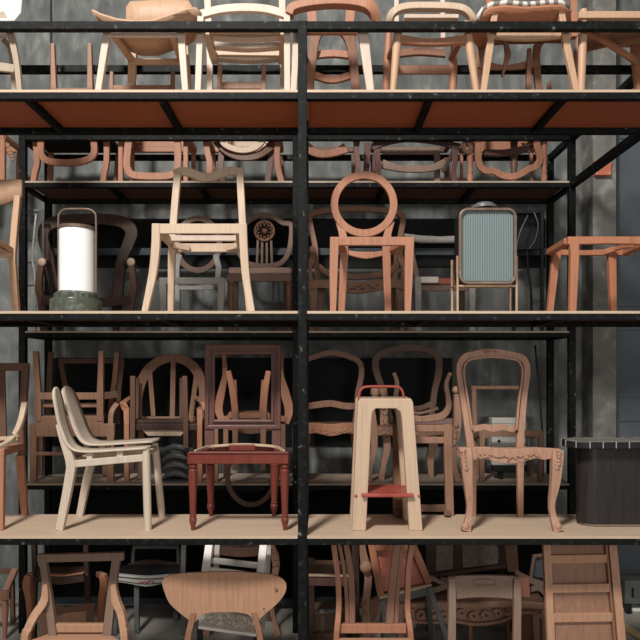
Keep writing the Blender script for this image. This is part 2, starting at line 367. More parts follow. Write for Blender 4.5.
t = T('hoop_chair', 'light oak chair with rounded hoop rail and round tapered legs on top shelf', 'chair', 430, 4.3, 1)
t.bar('hoop_rail', [(389, 27, 4.16), (390, 18, 4.12), (396, 11, Y1), (408, 7.5, Y1), (430, 7, Y1), (454, 8, Y1), (465, 11, Y1), (471, 18, 4.12), (471, 27, 4.16)], 6.5, 'beech', .05, 5)
t.bar('slat', [(404, 18, 4.3), (458, 18, 4.3)], 4, 'ash', .05)
t.bar('seat_rail', [(399, 40, Y1), (430, 43, Y1), (467, 40, Y1)], [8, 6, 8], 'rose', .04, 4)
t.bar('seat_rail', [(397, 54, 4.47), (420, 52, 4.47), (446, 54, 4.47)], 7, 'walnut', .03, 4)
t.bar('stretcher', [(390, 70, 4.48), (450, 70, 4.48)], 8.5, 'walnut', .02)
for a, b_ in ((399, 389), (462, 451)): t.bar('side_rail', [(a, 37, 4.12), (b_, 58, 4.48)], 6, 'walnut', .03)
t.turned('leg', 398.5, Y1, [(25, 3), (34, 4.2), (45, 4.4), (90, 3.2), ('F', 2.8)], 'ply', 392.5)
t.turned('leg', 466, Y1, [(22, 3), (36, 4.2), (45, 4.4), (90, 3.2), ('F', 2.8)], 'ply', 477)
t.turned('leg', 389, 4.48, [(30, 3), (60, 4), ('F', 3)], 'rose', 384.5)
t.turned('leg', 454, 4.48, [(40, 3), (66, 4.2), ('F', 3)], 'rose', 452)
for a in (397, 443): t.bar('back_post', [(a-1, -24, 4.48), (a, 40, 4.46)], 4.5, 'ash', .025)
t.bar('crest_rail', [(392, -22, 4.5), (420, -28, 4.54), (448, -22, 4.5)], 9, 'beech', .025, 5)

t = T('upholstered_chair', 'wooden chair with rounded seat padded in striped grey fabric on top shelf', 'chair', 525, 4.3, 1)
t.grid('seat_board', [[(474, 26, 4.1), (480, 14, 4.07), (490, 8, 4.05), (506, 6, 4.05), (526, 8, 4.05), (548, 6, 4.05), (562, 6, 4.05), (570, 11, 4.08)],
                [(472, 40, 4.25), (482, 32, 4.22), (494, 26, 4.2), (508, 24, 4.2), (526, 25, 4.2), (546, 23, 4.2), (562, 23, 4.2), (571, 26, 4.22)],
                [(478, 48, 4.45), (486, 46, 4.45), (496, 44, 4.46), (510, 43, 4.46), (526, 43, 4.46), (544, 42, 4.46), (556, 42, 4.46), (565, 43, 4.45)]], 'teak', .018)
t.grid('seat_pad', [[(477, 18, 4.06), (483, 9, 4.06), (491, 4, 4.05), (507, 2, 4.05), (527, 4, 4.05), (547, 2, 4.05), (561, 2, 4.05), (570, 7, 4.07)],
                [(476, 26, 4.22), (484, 18, 4.22), (494, 13, 4.2), (508, 11, 4.2), (526, 12, 4.2), (546, 10, 4.2), (562, 10, 4.2), (571, 14, 4.22)],
                [(480, 36, 4.44), (487, 34, 4.44), (496, 32, 4.45), (510, 31, 4.45), (526, 31, 4.45), (544, 30, 4.45), (556, 30, 4.45), (564, 32, 4.44)]], 'stripe', .026, label='seat pad in striped fabric')
t.bar('seat_rail', [(490, 33, 4.12), (526, 37, 4.12), (563, 33, 4.12)], [10, 7, 10], 'ply', .03, 4)
t.legs([[(495, 10, 4.1), (489, 50, 4.1), (482.5, 'F', 4.1)], [(560, 8, 4.1), (567, 50, 4.1), (577, 'F', 4.1)]], [6, 7, 5.5], 'ply', .035)
t.legs([[(488, 36, 4.47), (479, 60, 4.48), (475, 'F', 4.48)], [(545, 36, 4.47), (536, 55, 4.48), (542, 'F', 4.48)]], [9, 7, 6], 'walnut', .035, 4)
t.bar('stretcher', [(478, 64, 4.46), (505, 68, 4.46), (540, 63, 4.46)], [9, 4, 9], 'walnut', .025, 4)
t.bar('centre_strut', [(505, 40, 4.42), (508, 55, 4.44), (502, 77, 4.46)], [4, 6, 2], 'walnut', .02)
t.bar('crest_rail', [(486, -20, 4.5), (520, -28, 4.55), (556, -20, 4.5)], 14, 'rose', .03, 5)
t.bars('back_post', [([(488, -14, 4.5), (490, 36, 4.47)], 6), ([(554, -14, 4.5), (546, 36, 4.47)], 6)], 'rose')

t = T('woven_seat_chair', 'wooden chair with woven seat and crossed braces underneath, at right end of top shelf', 'chair', 625, 4.3, 1)
t.bar('seat_rail', [(578, 16, 4.08), (672, 16, 4.08)], 7, 'ply', .035)
t.slab('woven_seat', [(579, 4.1), (671, 4.1), (662, 4.5), (584, 4.5)], 9, 4.08, .03, 'woven', label='woven cord seat')
t.bar('seat_rail', [(584, 42, 4.5), (666, 42, 4.5)], 9, 'walnut', .03)
for a, b_ in ((581, 586), (669, 660)): t.bar('side_rail', [(a, 22, 4.1), (b_, 44, 4.5)], 7, 'rose', .03)
t.bar('brace', [(586, 29, 4.14), (640, 64, 4.46)], 6, 'rose', .025)
t.bar('brace', [(668, 29, 4.14), (580, 50, 4.46)], 6, 'walnut', .025)
t.turned('leg', 583.5, 4.1, [(10, 3.6), (38, 4.3), ('F', 3.4)], 'ply', 581)
t.turned('leg', 667, 4.1, [(10, 3.6), (38, 4.3), ('F', 3.4)], 'ply', 670)
t.turned('leg', 634, 4.48, [(38, 4), (60, 5), ('F', 4)], 'rose', 642)
t.turned('leg', 578, 4.48, [(38, 3), (60, 3.4), ('F', 3)], 'walnut', 572)
t.bars('back_post', [([(572, -30, 4.5), (574, 38, 4.48)], 6), ([(652, -30, 4.5), (650, 38, 4.48)], 6)], 'rose')
t.bar('crest_rail', [(566, -26, 4.5), (612, -34, 4.54), (658, -26, 4.5)], 10, 'rose', .025, 5)

# upturned stools tucked at the rear of the top shelf: only their legs rise over the edge
def upturned_stool(label, legs, w, mat, rail=None, block=None, Y=4.45):
    cx = (legs[0][0]+legs[-1][0])/2
    t = T('upturned_stool', label, 'stool', cx, Y, 1, 'upturned stools at the rear of the top shelf')
    a, b_ = legs[0][2], legs[-1][2]
    z1 = LEV[1]+.04; bm = bmesh.new(); box(bm, (X(a-5, Y)-t.o.x, -.04, 0), (X(b_+5, Y)-t.o.x, .1, .04)); obj('seat', bm, M[mat], t.e, False, .006)
    for px, py, pxb in legs:
        for yy in (Y-.015, Y+.085):
            f = Y/yy
            bm = bmesh.new(); pts = [Vector((X(px, yy), yy, Zp(py, Y)))-t.o, Vector((X((px+pxb)/2, yy), yy, (Zp(py, Y)+z1)/2))-t.o, Vector((X(pxb, yy), yy, z1-.004))-t.o]
            ww = w*Y/F; sweep(bm, pts, [ww*.75, ww, ww*1.5 if block else ww], [ww*.75, ww, ww*1.3 if block else ww]); obj('leg', bm, M[mat], t.e, False, .003)
    if rail: t.bar('stretcher', [(a, rail, Y-.015), (b_, rail, Y-.015)], 7, mat, .02)
upturned_stool('small upturned stool with two brown legs rising left of the winged lounge chair', [(53, 45, 55), (90, 45, 91)], 5, 'brown', 92, True)
upturned_stool('upturned stool with short legs behind the winged lounge chair', [(112, 73, 111), (173, 72, 172)], 4.5, 'walnut', 89)
upturned_stool('upturned stool with a broad rail behind the slatted chair', [(220, 66, 219), (264, 66, 263)], 5, 'brown', 86)
upturned_stool('upturned stool whose leg shows between the striped chair and the woven one', [(529, 50, 528), (549, 84, 549)], 5, 'walnut', 95)

# ================================================================== FRONT RACK, MIDDLE SHELF
t = T('dining_chair', 'cut-off wooden chair with curved crest at left end of middle shelf', 'chair', -18, 4.3, 2)
t.grid('crest_rail', [[(-46, 198, 4.5), (-40, 205, 4.54), (-18, 208, 4.55), (6, 204, 4.53), (22, 197, 4.5)], [(-46, 180, 4.5), (-40, 180, 4.54), (-18, 180, 4.55), (6, 180, 4.53), (22, 180, 4.5)]], 'ply', .025)
t.bar('back_post', [(18, 196, 4.48), (13, 253, 4.44), (14, 275, 4.46), (17, 'F', 4.54)], [6, 6.5, 6.5, 6], 'ply', .035, 4)
t.bar('back_post', [(-44, 196, 4.48), (-42, 253, 4.44), (-42, 275, 4.46), (-43, 'F', 4.5)], [6, 6.5, 6.5, 6], 'ply', .035, 4)
t.bar('arm', [(12, 251, 4.44), (-12, 236, 4.14)], 6, 'ply', .03)
t.bar('seat_rail', [(-42, 255, 4.42), (12, 255, 4.42)], 5, 'beech', .03)
t.bar('seat_rail', [(-56, 246, 4.12), (-10, 246, 4.12)], 8, 'beech', .03)
t.slab('seat', [(-58, 4.12), (-10, 4.12), (10, 4.42), (-44, 4.42)], 243, 4.12, .012, 'ply')
t.legs([[(-13, 236, 4.14), (-12, 'F', 4.14)], [(-56, 244, 4.14), (-57, 'F', 4.14)]], 6.5, 'ply', .035)

t = T('lantern', 'large white glass lantern with green base and bronze carrying handle', 'lamp', 76, 4.25, 2)
t.turned('base', 76, 4.25, [(292, 17), (294, 19.8), (295, 20.8), (299, 21), (300, 24.2), (301, 24.6), ('F', 24.6)], 'green', n=40)
t.turned('shade', 77, 4.25, [(230, 16.2), (231, 17), (292.5, 17)], 'white', n=48, label='white opal glass cylinder')
t.turned('cap', 77, 4.25, [(227, 17), (227.5, 17.8), (230.2, 17.8)], 'bronze', n=40)
t.bar('handle', [(58.5, 293, 4.25), (58.5, 250, 4.25), (58.5, 219, 4.25), (60, 213, 4.25), (65, 209.5, 4.25), (77, 209, 4.25), (89, 209.5, 4.25), (94.5, 213, 4.25), (96, 219, 4.25), (96, 250, 4.25), (96, 293, 4.25)], 1.9, 'bronze', .012, 4)

t = T('dining_chair', 'unfinished pale beech chair frame with wavy crest, middle shelf beside the lantern', 'chair', 205, 4.3, 2)
t.bar('crest_rail', [(174, 174, 4.5), (182, 171.5, 4.51), (190, 173, 4.52), (206, 178, 4.54), (222, 173.5, 4.52), (232, 171, 4.51), (243, 173, 4.5)], [8, 8, 8.5, 8.5, 8.5, 8, 8], 'beech', .028, 5)
t.bar('back_post', [(178, 173, 4.5), (174, 220, 4.48), (172, 255, 4.46), (171, 'F', 4.52)], [7, 7, 7, 5.5], 'beech', .04, 4)
t.bar('back_post', [(240, 173, 4.5), (242.5, 220, 4.48), (244, 255, 4.46), (250, 'F', 4.52)], [7, 7, 7, 5.5], 'beech', .04, 4)
t.bar('seat_rail', [(154, 229, 4.12), (243, 229, 4.12)], 10, 'beech', .028, label='front rail')
t.bar('seat_rail', [(166, 238.5, 4.32), (240, 238.5, 4.32)], 5.5, 'ash', .03)
t.bar('seat_rail', [(173, 248, 4.5), (241, 248, 4.5)], 8.5, 'beech', .028)
for a, b_ in ((158, 173), (240, 241)): t.bar('side_rail', [(a, 230, 4.12), (b_, 245, 4.48)], 9, 'beech', .028)
t.bar('corner_block', [(172, 245, 4.4), (189, 248, 4.47)], 6, 'beech', .03); t.bar('corner_block', [(241, 245, 4.4), (227, 248, 4.47)], 6, 'beech', .03)
t.bar('leg', [(156.5, 224, 4.12), (156, 248, 4.12), (153, 275, 4.12), (145, 'F', 4.1)], [8, 8.5, 8, 6], 'beech', .04, 4)
t.bar('leg', [(243, 224, 4.12), (244, 250, 4.12), (246.5, 280, 4.12), (252, 'F', 4.1)], [8, 8, 7.5, 6.5], 'beech', .04, 4)

t = T('round_back_chair', 'wooden chair frame with open circular back, middle shelf', 'chair', 370, 4.3, 2)
t.bar('round_back', [(364+29.6*math.sin(a*math.pi/12), 204.5-29*math.cos(a*math.pi/12), 4.46) for a in range(24)], 7.4, 'rose', .03, 2, True)
t.legs([[(338, 222, 4.48), (343, 237, 4.46), (344, 260, 4.46), (341, 'F', 4.5)], [(392, 222, 4.48), (387, 237, 4.46), (386.5, 260, 4.46), (388, 'F', 4.5)]], [5, 8, 8, 6.5], 'rose', .035, 4)
t.bar('seat_rail', [(333, 241.5, 4.1), (412, 241.5, 4.1)], 8.5, 'rose', .03, label='front rail')
t.bar('seat_rail', [(343, 251, 4.48), (353, 254, 4.46), (366, 255.5, 4.45), (380, 254, 4.46), (397, 250.5, 4.48)], [5, 5, 7, 5, 5], 'rose', .03, 5)
for a, b_ in ((334, 343), (408, 392)): t.bar('side_rail', [(a, 242, 4.12), (b_, 250, 4.46)], 7.5, 'rose', .028)
t.legs([[(334.5, 237.5, 4.1), (333.5, 275, 4.1), (333, 'F', 4.1)], [(409.5, 237.5, 4.1), (408.5, 275, 4.1), (407.5, 'F', 4.1)]], [9, 8, 6], 'rose', .04)

t = T('screen_lamp', 'rounded rectangular lamp with blue-green fluted glass on slim brass legs', 'lamp', 486, 4.25, 2)
def rrect(x0, y0, x1, y1, r, Y, n=5):
    o = []
    for cx, cy, a0 in ((x1-r, y0+r, -90), (x1-r, y1-r, 0), (x0+r, y1-r, 90), (x0+r, y0+r, 180)):
        for i in range(n+1):
            a = math.radians(a0+90*i/n); o.append((cx+r*math.cos(a), cy+r*math.sin(a), Y))
    return o
t.bar('frame', rrect(460, 209.5, 515, 283, 8, 4.14), 2.8, 'bronze', .03, 0, True)
t.plate('housing', [p[:2] for p in rrect(459.5, 209, 515.5, 283.5, 8, 0)], 4.165, .16, 'black', bevel=0, label='black housing behind the glass')
bm = bmesh.new(); nfl = 22; vs = []
for i in range(nfl*6+1):
    x = 461.5+i*52/(nfl*6); inset = max(0, 7-min(x-461, 514-x)); top = 211+(7-math.sqrt(max(0, 49-inset*inset)) if inset > 0 else 0)
    y = 4.152-.007*abs(math.sin(math.pi*i/6))
    vs.append([bm.verts.new(t.v((x, q, y))) for q in (top, 492-top)])
for a, b_ in zip(vs, vs[1:]): bm.faces.new((a[0], b_[0], b_[1], a[1]))
obj('fluted_glass', bm, M['flute'], t.e)
t.turned('vent_cap', 484, 4.25, [(203.5, 8), (205, 10), (206, 10.4), (206.3, 12.5), (209, 13)], 'plastic', n=24)
for px, top, yy in ((452, 260, 4.36), (457.5, 256, 4.16), (516.5, 256, 4.16), (510, 286, 4.36)):
    t.bar('leg', [(px, top, yy), (px, 'F', yy)], 2.4, 'brass', .014)
for a, b_, py, yy in ((457, 517, 286, 4.16), (452, 510, 287, 4.36)): t.bar('crossbar', [(a, py, yy), (b_, py, yy)], 2.2, 'brass', .014)
for a, b_ in ((457.5, 452), (516.5, 510)): t.bar('crossbar', [(a, 286, 4.16), (b_, 287, 4.36)], 2, 'brass', .012)

t = T('seat_frame_stool', 'orange teak stool frame without seat at right end of middle shelf', 'stool', 600, 4.3, 2)
t.bar('top_rail', [(567, 241, 4.12), (610, 240.5, 4.12), (655, 241, 4.12)], [8, 7, 8], 'teak', .035, 4)
t.bar('top_rail', [(550, 252.5, 4.55), (585, 253, 4.55), (606, 252.5, 4.55), (632, 252.5, 4.55)], [6, 5, 6, 6], 'teak', .03)
for a, b_ in ((568, 550), (652, 626)): t.bar('side_rail', [(a, 241, 4.13), (b_, 252, 4.54)], 7.5, 'teak', .035)
t.bar('corner_bracket', [(604, 252, 4.53), (618, 248, 4.46), (632, 245.5, 4.3)], 5, 'teak', .025, 4)
t.legs([[(573, 237.5, 4.12), (574, 255, 4.12), (572, 'F', 4.12)], [(652, 237.5, 4.12), (650, 255, 4.12), (653, 'F', 4.12)]], [10, 8.5, 6.5], 'teak', .04)
t.legs([[(557, 250, 4.55), (555, 262, 4.55), (549, 'F', 4.55)], [(612, 250, 4.55), (611.5, 262, 4.55), (613, 'F', 4.55)]], [9, 7.5, 5.5], 'teak', .04)

# ================================================================== FRONT RACK, LOWER SHELF
t = T('dining_chair', 'cut-off brown chair with squared crest at left end of lower shelf', 'chair', -8, 4.35, 3)
t.bar('crest_rail', [(-41, 367, 4.53), (29, 367, 4.56)], 8, 'umber', .03)
t.bar('back_post', [(26, 365, 4.56), (24, 400, 4.55), (22, 430, 4.54), (22, 456, 4.54)], [6.5, 6, 6, 7], 'umber', .035, 4)
t.bar('back_post', [(-43, 365, 4.56), (-41, 400, 4.55), (-39, 430, 4.54), (-39, 456, 4.54)], [6.5, 6, 6, 7], 'umber', .035, 4)
t.bar('splat', [(2, 370, 4.56), (4, 448, 4.53)], 6, 'umber', .02); t.bar('splat', [(-18, 370, 4.56), (-18, 448, 4.53)], 6, 'umber', .02)
t.bar('arm', [(25, 403, 4.54), (20, 424, 4.44), (11, 440, 4.3), (-4, 449, 4.16)], 5.5, 'beech', .03, 5)
t.slab('seat', [(-52, 4.16), (4, 4.16), (25, 4.55), (-42, 4.55)], 449, 4.16, .05, 'rose')
t.bar('stretcher', [(-40, 440, 4.52), (18, 438, 4.52)], 4, 'beech', .02)
t.legs([[(1, 455, 4.18), (1, 'F', 4.15)], [(-50, 455, 4.18), (-52, 'F', 4.15)], [(20, 455, 4.53), (25, 'F', 4.6)], [(-38, 455, 4.53), (-42, 'F', 4.6)]], [8, 6], 'rose', .035)

t = T('side_chair', 'bleached ash side chair with two leaf-shaped plywood strips, seen from its side', 'chair', 110, 4.35, 3)
def leaf(path, Ya, Yb):
    n = len(path); rows = []
    V = cr_spline([Vector((a, b_, 0)) for a, b_ in path], 6); N = len(V)
    for i, p in enumerate(V):
        u = i/(N-1); k_ = 1.0
        if u < .14: k_ = math.sqrt(max(.02, 1-((.14-u)/.14)**2))
        m_ = (Ya+Yb)/2; h_ = (Yb-Ya)/2*k_
        # keep world x constant across the strip: rescale the pixel for each distance
        row = []
        for q in (-1, -.5, 0, .5, 1):
            yy = m_+h_*q; dip = (.006*(1-q*q) if u > .3 else .0)
            row.append((320+(p.x-320)*m_/yy, 373+(p.y-373)*m_/yy+dip*150, yy))
        rows.append(row)
    return rows
t.grid('seat_strip', leaf([(55.5, 387), (58.5, 402), (63, 424), (69, 440), (77, 448.5), (92, 450.5), (120, 449), (149, 447)], 4.13, 4.27), 'bleach', .014)
t.grid('seat_strip', leaf([(66, 386), (71, 400), (78, 420), (84, 434), (91, 441.5), (104, 443), (130, 441.5), (156, 440)], 4.33, 4.58), 'bleach', .014)
t.bar('leg', [(59, 424, 4.16), (64, 440, 4.16), (71, 462, 4.16), (70, 478, 4.16), (60, 'F', 4.15)], [5, 7, 9, 9, 7.5], 'bleach', .04, 4)
t.bar('leg', [(85, 428, 4.54), (88, 450, 4.54), (91, 462, 4.54), (87, 480, 4.54), (80, 'F', 4.57)], [4, 6, 7.5, 7.5, 6.5], 'bleach', .04, 4)
t.turned('leg', 146, 4.16, [(449, 3.2), (455, 4), (500, 4), ('F', 3.7)], 'bleach', 148)
t.turned('leg', 155, 4.54, [(443, 3), (450, 3.6), (500, 3.6), ('F', 3.3)], 'bleach', 162)
t.bar('side_rail', [(72, 464, 4.16), (144, 457.5, 4.16)], 7, 'bleach', .03); t.bar('side_rail', [(91, 457, 4.54), (154, 451, 4.54)], 6, 'bleach', .03)
t.bar('cross_rail', [(146, 454, 4.18), (155, 448, 4.52)], 6, 'bleach', .03); t.bar('cross_rail', [(72, 462, 4.18), (90, 456, 4.52)], 6, 'bleach', .03)
for px, py in ((93, 455.5), (123, 453)): t.bar('spacer', [(px, py-4, 4.22), (px, py+5, 4.22)], 6, 'bleach', .14)
for px, py in ((105, 447), (135, 445)): t.bar('spacer', [(px, py-3, 4.48), (px, py+5, 4.48)], 6, 'bleach', .14)

t = T('side_chair', 'red mahogany chair frame with open rectangular back and fluted turned legs', 'chair', 240, 4.35, 3)
for (x0, y0, x1, y1, w_, yy, d_) in ((209.5, 349, 276.5, 424, 9, 4.52, .03), (207, 347, 279, 427, 3.5, 4.5, .03), (213.5, 353, 272.5, 421, 2.5, 4.505, .03)):
    t.bar('back_frame', [(x0, y0, yy), (x1, y0, yy), (x1, y1, yy), (x0, y1, yy)], w_, 'mahdk', d_, 0, True, bevel=.003)
for a in (209.5, 276.5): t.bar('back_post', [(a, 426, 4.52), (a, 452, 4.5)], 9, 'mahdk', .035)
t.bar('seat_rail', [(189.5, 458, 4.13), (288.5, 458, 4.13)], 11, 'mahog', .03, label='front rail')
t.bar('moulding', [(189, 452.5, 4.12), (289, 452.5, 4.12)], 2, 'mahog', .03)
t.bar('seat_rail', [(207, 450, 4.5), (242, 449, 4.52), (279, 450, 4.5)], 9, 'mahog', .025)
for a, b_ in ((192, 208), (286, 277)): t.bar('side_rail', [(a, 457, 4.14), (b_, 449, 4.5)], 9, 'mahog', .028)
t.bar('seat_ledge', [(195, 451.5, 4.17), (208, 447, 4.42), (222, 445.5, 4.47), (243, 444.5, 4.47), (264, 445.5, 4.47), (276, 447, 4.42), (284, 451.5, 4.17)], 2.5, 'pine', .02, 4, label='pale raw wood ledge')
t.bar('corner_block', [(229, 447.5, 4.44), (255, 447.5, 4.44)], 6, 'mahog', .02)
def fluted(px, pxb, Y, top, bot):
    f = lambda q: top+(bot-top)*q
    t.turned('leg', px, Y, [(f(.14), 2.6), (f(.16), 4.2), (f(.19), 4.4), (f(.21), 3), (f(.235), 4.6), (f(.26), 4.4), (f(.30), 4.6), (f(.80), 3), (f(.81), 3.8), (f(.83), 3), (f(.85), 3.9), (f(.89), 3.6), (f(.95), 2.2), ('F', 1.9)], 'mahog', pxb)
    t.bar('leg_block', [(px, top, Y), (px, f(.15), Y)], 9, 'mahog', .056)
fluted(193, 193, 4.15, 452, 530.5); fluted(284.5, 285, 4.15, 452, 530.5); fluted(210, 211, 4.56, 449, 515); fluted(275, 274, 4.56, 449, 515)

t = T('step_stool', 'tall tapered pine step stool with red handle and red steel step', 'stool', 387, 4.28, 3)
def aframe(Y, o, th, bot):
    s_ = lambda px: px
    out = [(359+o[0], 399), (411+o[1], 399)]
    pts = [(360, 398.5), (411, 398.5), (413, 402), (422.5, bot), (409.5, bot), (402, 420), (400.5, 412), (396, 408.5), (376, 408.5), (372.5, 412), (371.5, 420), (366, bot), (352, bot), (358, 402)]
    return pts
zb = 373+1.019*F/4.13
t.plate('side_frame', [p for p in aframe(4.1, (0, 0), 0, zb)], 4.13, .05, 'pine', bevel=.006)
k2 = 4.13/4.42; cx = 383
pts = []
for x, y in aframe(4.1, (0, 0), 0, zb):
    pts.append((320+(x-320)*k2, 373+(y-373)*k2))
t.plate('side_frame', pts, 4.42, .05, 'pine', bevel=.006)
t.slab('seat', [(361, 4.14), (411, 4.14), (407, 4.46), (358.5, 4.46)], 398.5, 4.13, .03, 'pine')
t.bar('handle', [(359, 401, 4.24), (359.5, 393, 4.24), (362, 388.5, 4.24), (367, 386.7, 4.24), (382, 386.5, 4.24), (396, 386.7, 4.24), (400.5, 388.5, 4.24), (403, 393, 4.24), (404, 401, 4.24)], 2.6, 'redmetal', .02, 3, rnd=10, label='red tube handle')
t.slab('step', [(362, 4.1), (414, 4.1), (408, 4.46), (358, 4.46)], 494, 4.1, .022, 'redmetal', label='red steel step')
for px in (356, 419): t.ball('bolt', (px, 496, 4.128), 1.6, 'redmetal', .5)

t = T('carved_chair', 'carved raw wood chair frame with curvy open back and cabriole legs, beside dark cabinet', 'chair', 510, 4.35, 3)
t.bar('back_frame', [(471, 452, 4.48), (467.5, 427, 4.49), (462.5, 397, 4.51), (459, 370, 4.53), (463.5, 358, 4.54), (474, 354.5, 4.54), (491, 352.5, 4.54), (510, 355, 4.54), (522, 358.5, 4.54), (526.5, 370, 4.53), (523.5, 397, 4.51), (520.5, 427, 4.49), (519.5, 452, 4.48)], [7.5, 7, 6.2, 6.5, 7, 7, 8, 7, 7, 6.5, 6.2, 7, 7.5], 'carve', .04, 5)
t.bar('back_bead', [(472, 430, 4.46), (467, 397, 4.48), (463.5, 372, 4.5), (467, 361.5, 4.51), (476, 358.5, 4.51), (491, 357, 4.51), (508, 358.5, 4.51), (518, 361.5, 4.51), (522, 372, 4.5), (519, 397, 4.48), (516, 430, 4.46)], 2, 'carve', .03, 5)
t.bar('back_rail', [(467, 426, 4.49), (475, 428.5, 4.49), (484, 427, 4.49), (493, 428.5, 4.49), (503, 427, 4.49), (512, 429, 4.49), (521, 425, 4.49)], [5, 6, 6, 7, 6, 6, 5], 'carve', .03, 4)
t.carve('crest_carving', [(484, 352.5, 4.51), (491, 350.5, 4.51), (499, 352.5, 4.51)], 7, 2.2, 'carve', jit=1)
ap = [(458.5, 447.5), (486, 447), (510, 449), (536, 447.5), (561, 449), (561, 458), (553, 458.5), (545, 460), (536, 458.5), (526, 461), (518, 463), (509, 464), (500, 463), (492, 461), (483, 458.5), (475, 460), (468, 459), (459, 458)]
t.plate('apron', ap, 4.13, .04, 'carve')
t.carve('apron_carving', [(478, 455, 4.125), (495, 457, 4.125), (510, 459, 4.125), (525, 457, 4.125), (541, 455, 4.125)], 26, 2.3, 'carve', jit=2.2)
t.carve('knee_carving', [(463, 450, 4.1), (464, 460, 4.1), (466, 470, 4.1)], 16, 3, 'carve', jit=1.2)
t.carve('knee_carving', [(559, 451, 4.1), (559, 460, 4.1), (557, 470, 4.1)], 16, 3, 'carve', jit=1.2)
for a, b_ in ((461, 471), (558, 521)): t.bar('side_rail', [(a, 453, 4.15), (b_, 449, 4.5)], 8, 'carve', .035)
t.bar('seat_rail', [(470, 451, 4.48), (521, 451, 4.48)], 7, 'carve', .03)
t.bar('leg', [(464.5, 448, 4.14), (466, 460, 4.13), (467.5, 481, 4.13), (469.5, 505, 4.14), (468, 518, 4.14), (465.5, 'F', 4.12)], [12, 11.5, 9, 6, 5.5, 9], 'carve', [.05, .06, .05, .035, .03, .055], 5)
t.bar('leg', [(557, 450, 4.14), (556.5, 460, 4.13), (555, 481, 4.13), (551.5, 503, 4.14), (553, 516, 4.14), (558, 'F', 4.12)], [11, 11, 9, 6, 6, 9.5], 'carve', [.05, .06, .05, .035, .03, .055], 5)
t.legs([[(471, 452, 4.49), (473, 480, 4.5), (473, 'F', 4.55)], [(520, 452, 4.49), (520, 480, 4.5), (520, 'F', 4.55)]], [7, 6, 5.5], 'carve', .035)
for px in (465.5, 558): t.ball('foot_scroll', (px, 526.5, 4.11), 4.2, 'carve', .8)

t = T('cabinet', 'dark oak cabinet with rounded corner and slate top with pale ticks along its edge', 'cabinet', 618, 4.38, 3)
def rplan(x0, y0, x1, y1, r, n=10):
    o = []
    for cx, cy, a0 in ((x1-r, y0+r, -90), (x1-r, y1-r, 0), (x0+r, y1-r, 90), (x0+r, y0+r, 180)):
        for i in range(n+1):
            a = math.radians(a0+90*i/n); o.append((cx+r*math.cos(a), cy+r*math.sin(a)))
    return o
def prism(name, plan, z0, z1, mat, label=None, bevel=.004):
    bm = bmesh.new(); f = bm.faces.new([bm.verts.new((x-t.o.x, y-t.o.y, z0-t.o.z)) for x, y in plan])
    for g in bmesh.ops.extrude_face_region(bm, geom=[f])['geom']:
        if isinstance(g, bmesh.types.BMVert): g.co.z += z1-z0
    o = obj(name, bm, M[mat], t.e, False, bevel)
    if label: o['label'] = label
    return o
zt = Zp(441.8, 4.15)
prism('plinth', rplan(1.755, 4.25, 2.30, 4.41, .08), LEV[3], LEV[3]+.018, 'board', 'pale plywood plinth')
prism('body', rplan(1.735, 4.225, 2.32, 4.42, .095), LEV[3]+.018, zt-.046, 'cabin')
M['topslab'] = noise_mat('grey_slate', [(.3, (112, 110, 102)), (.7, (136, 133, 124))], (8, 8, 8), .4)
prism('top', rplan(1.632, 4.15, 2.38, 4.44, .14), zt-.046, zt-.004, 'black', 'black edged top')
prism('top_inlay', rplan(1.65, 4.17, 2.362, 4.422, .13), zt-.004, zt, 'topslab', 'grey slate inlay', 0)
pl = rplan(1.63, 4.148, 2.382, 4.442, .14, 40)
acc = 0; last = None
for i in range(len(pl)):
    a, b_ = Vector(pl[i]), Vector(pl[(i+1) % len(pl)]); L_ = (b_-a).length; d_ = (b_-a).normalized() if L_ > 1e-6 else None
    if d_ is None: continue
    q = .085-acc
    while q <= L_:
        c = a+d_*q; n_ = Vector((d_.y, -d_.x))
        P4 = [c-d_*.003-n_*.005, c+d_*.003-n_*.005, c+d_*.003+n_*.0015, c-d_*.003+n_*.0015]
        bm = bmesh.new(); vv = [[bm.verts.new((p.x-t.o.x, p.y-t.o.y, z-t.o.z)) for p in P4] for z in (zt-.042, zt+.002)]
        bm.faces.new(vv[0][::-1]); bm.faces.new(vv[1])
        for j in range(4): bm.faces.new((vv[0][j], vv[0][(j+1) % 4], vv[1][(j+1) % 4], vv[1][j]))
        obj('edge_tick', bm, M['tick'], t.e)
        q += .085
    acc = (L_-(q-.085)) if q > .085-acc else acc+L_
    acc = L_-(q-.085)

# a brown frame stool standing at the rear edge of the lower shelf, with an upturned seat on it
t = T('frame_stool', 'plain brown square-legged stool frame standing behind the pine step stool', 'stool', 422, 4.5, 3)
t.legs([[(397, 424, 4.58), (397, 'F', 4.58)], [(447, 424, 4.58), (449.5, 'F', 4.58)]], 8, 'brown', .045)
t.bar('top_rail', [(393, 428, 4.58), (452, 428, 4.58)], 7, 'brown', .04)
t.bar('middle_rail', [(400, 440, 4.58), (445, 440, 4.58)], 6.5, 'brown', .03)
t.bar('bottom_rail', [(400, 508, 4.58), (447, 508, 4.58)], 7, 'umber', .03)
for a in (398, 447): t.bar('foot', [(a, 513, 4.5), (a, 513, 4.64)], 6, 'umber', .04)

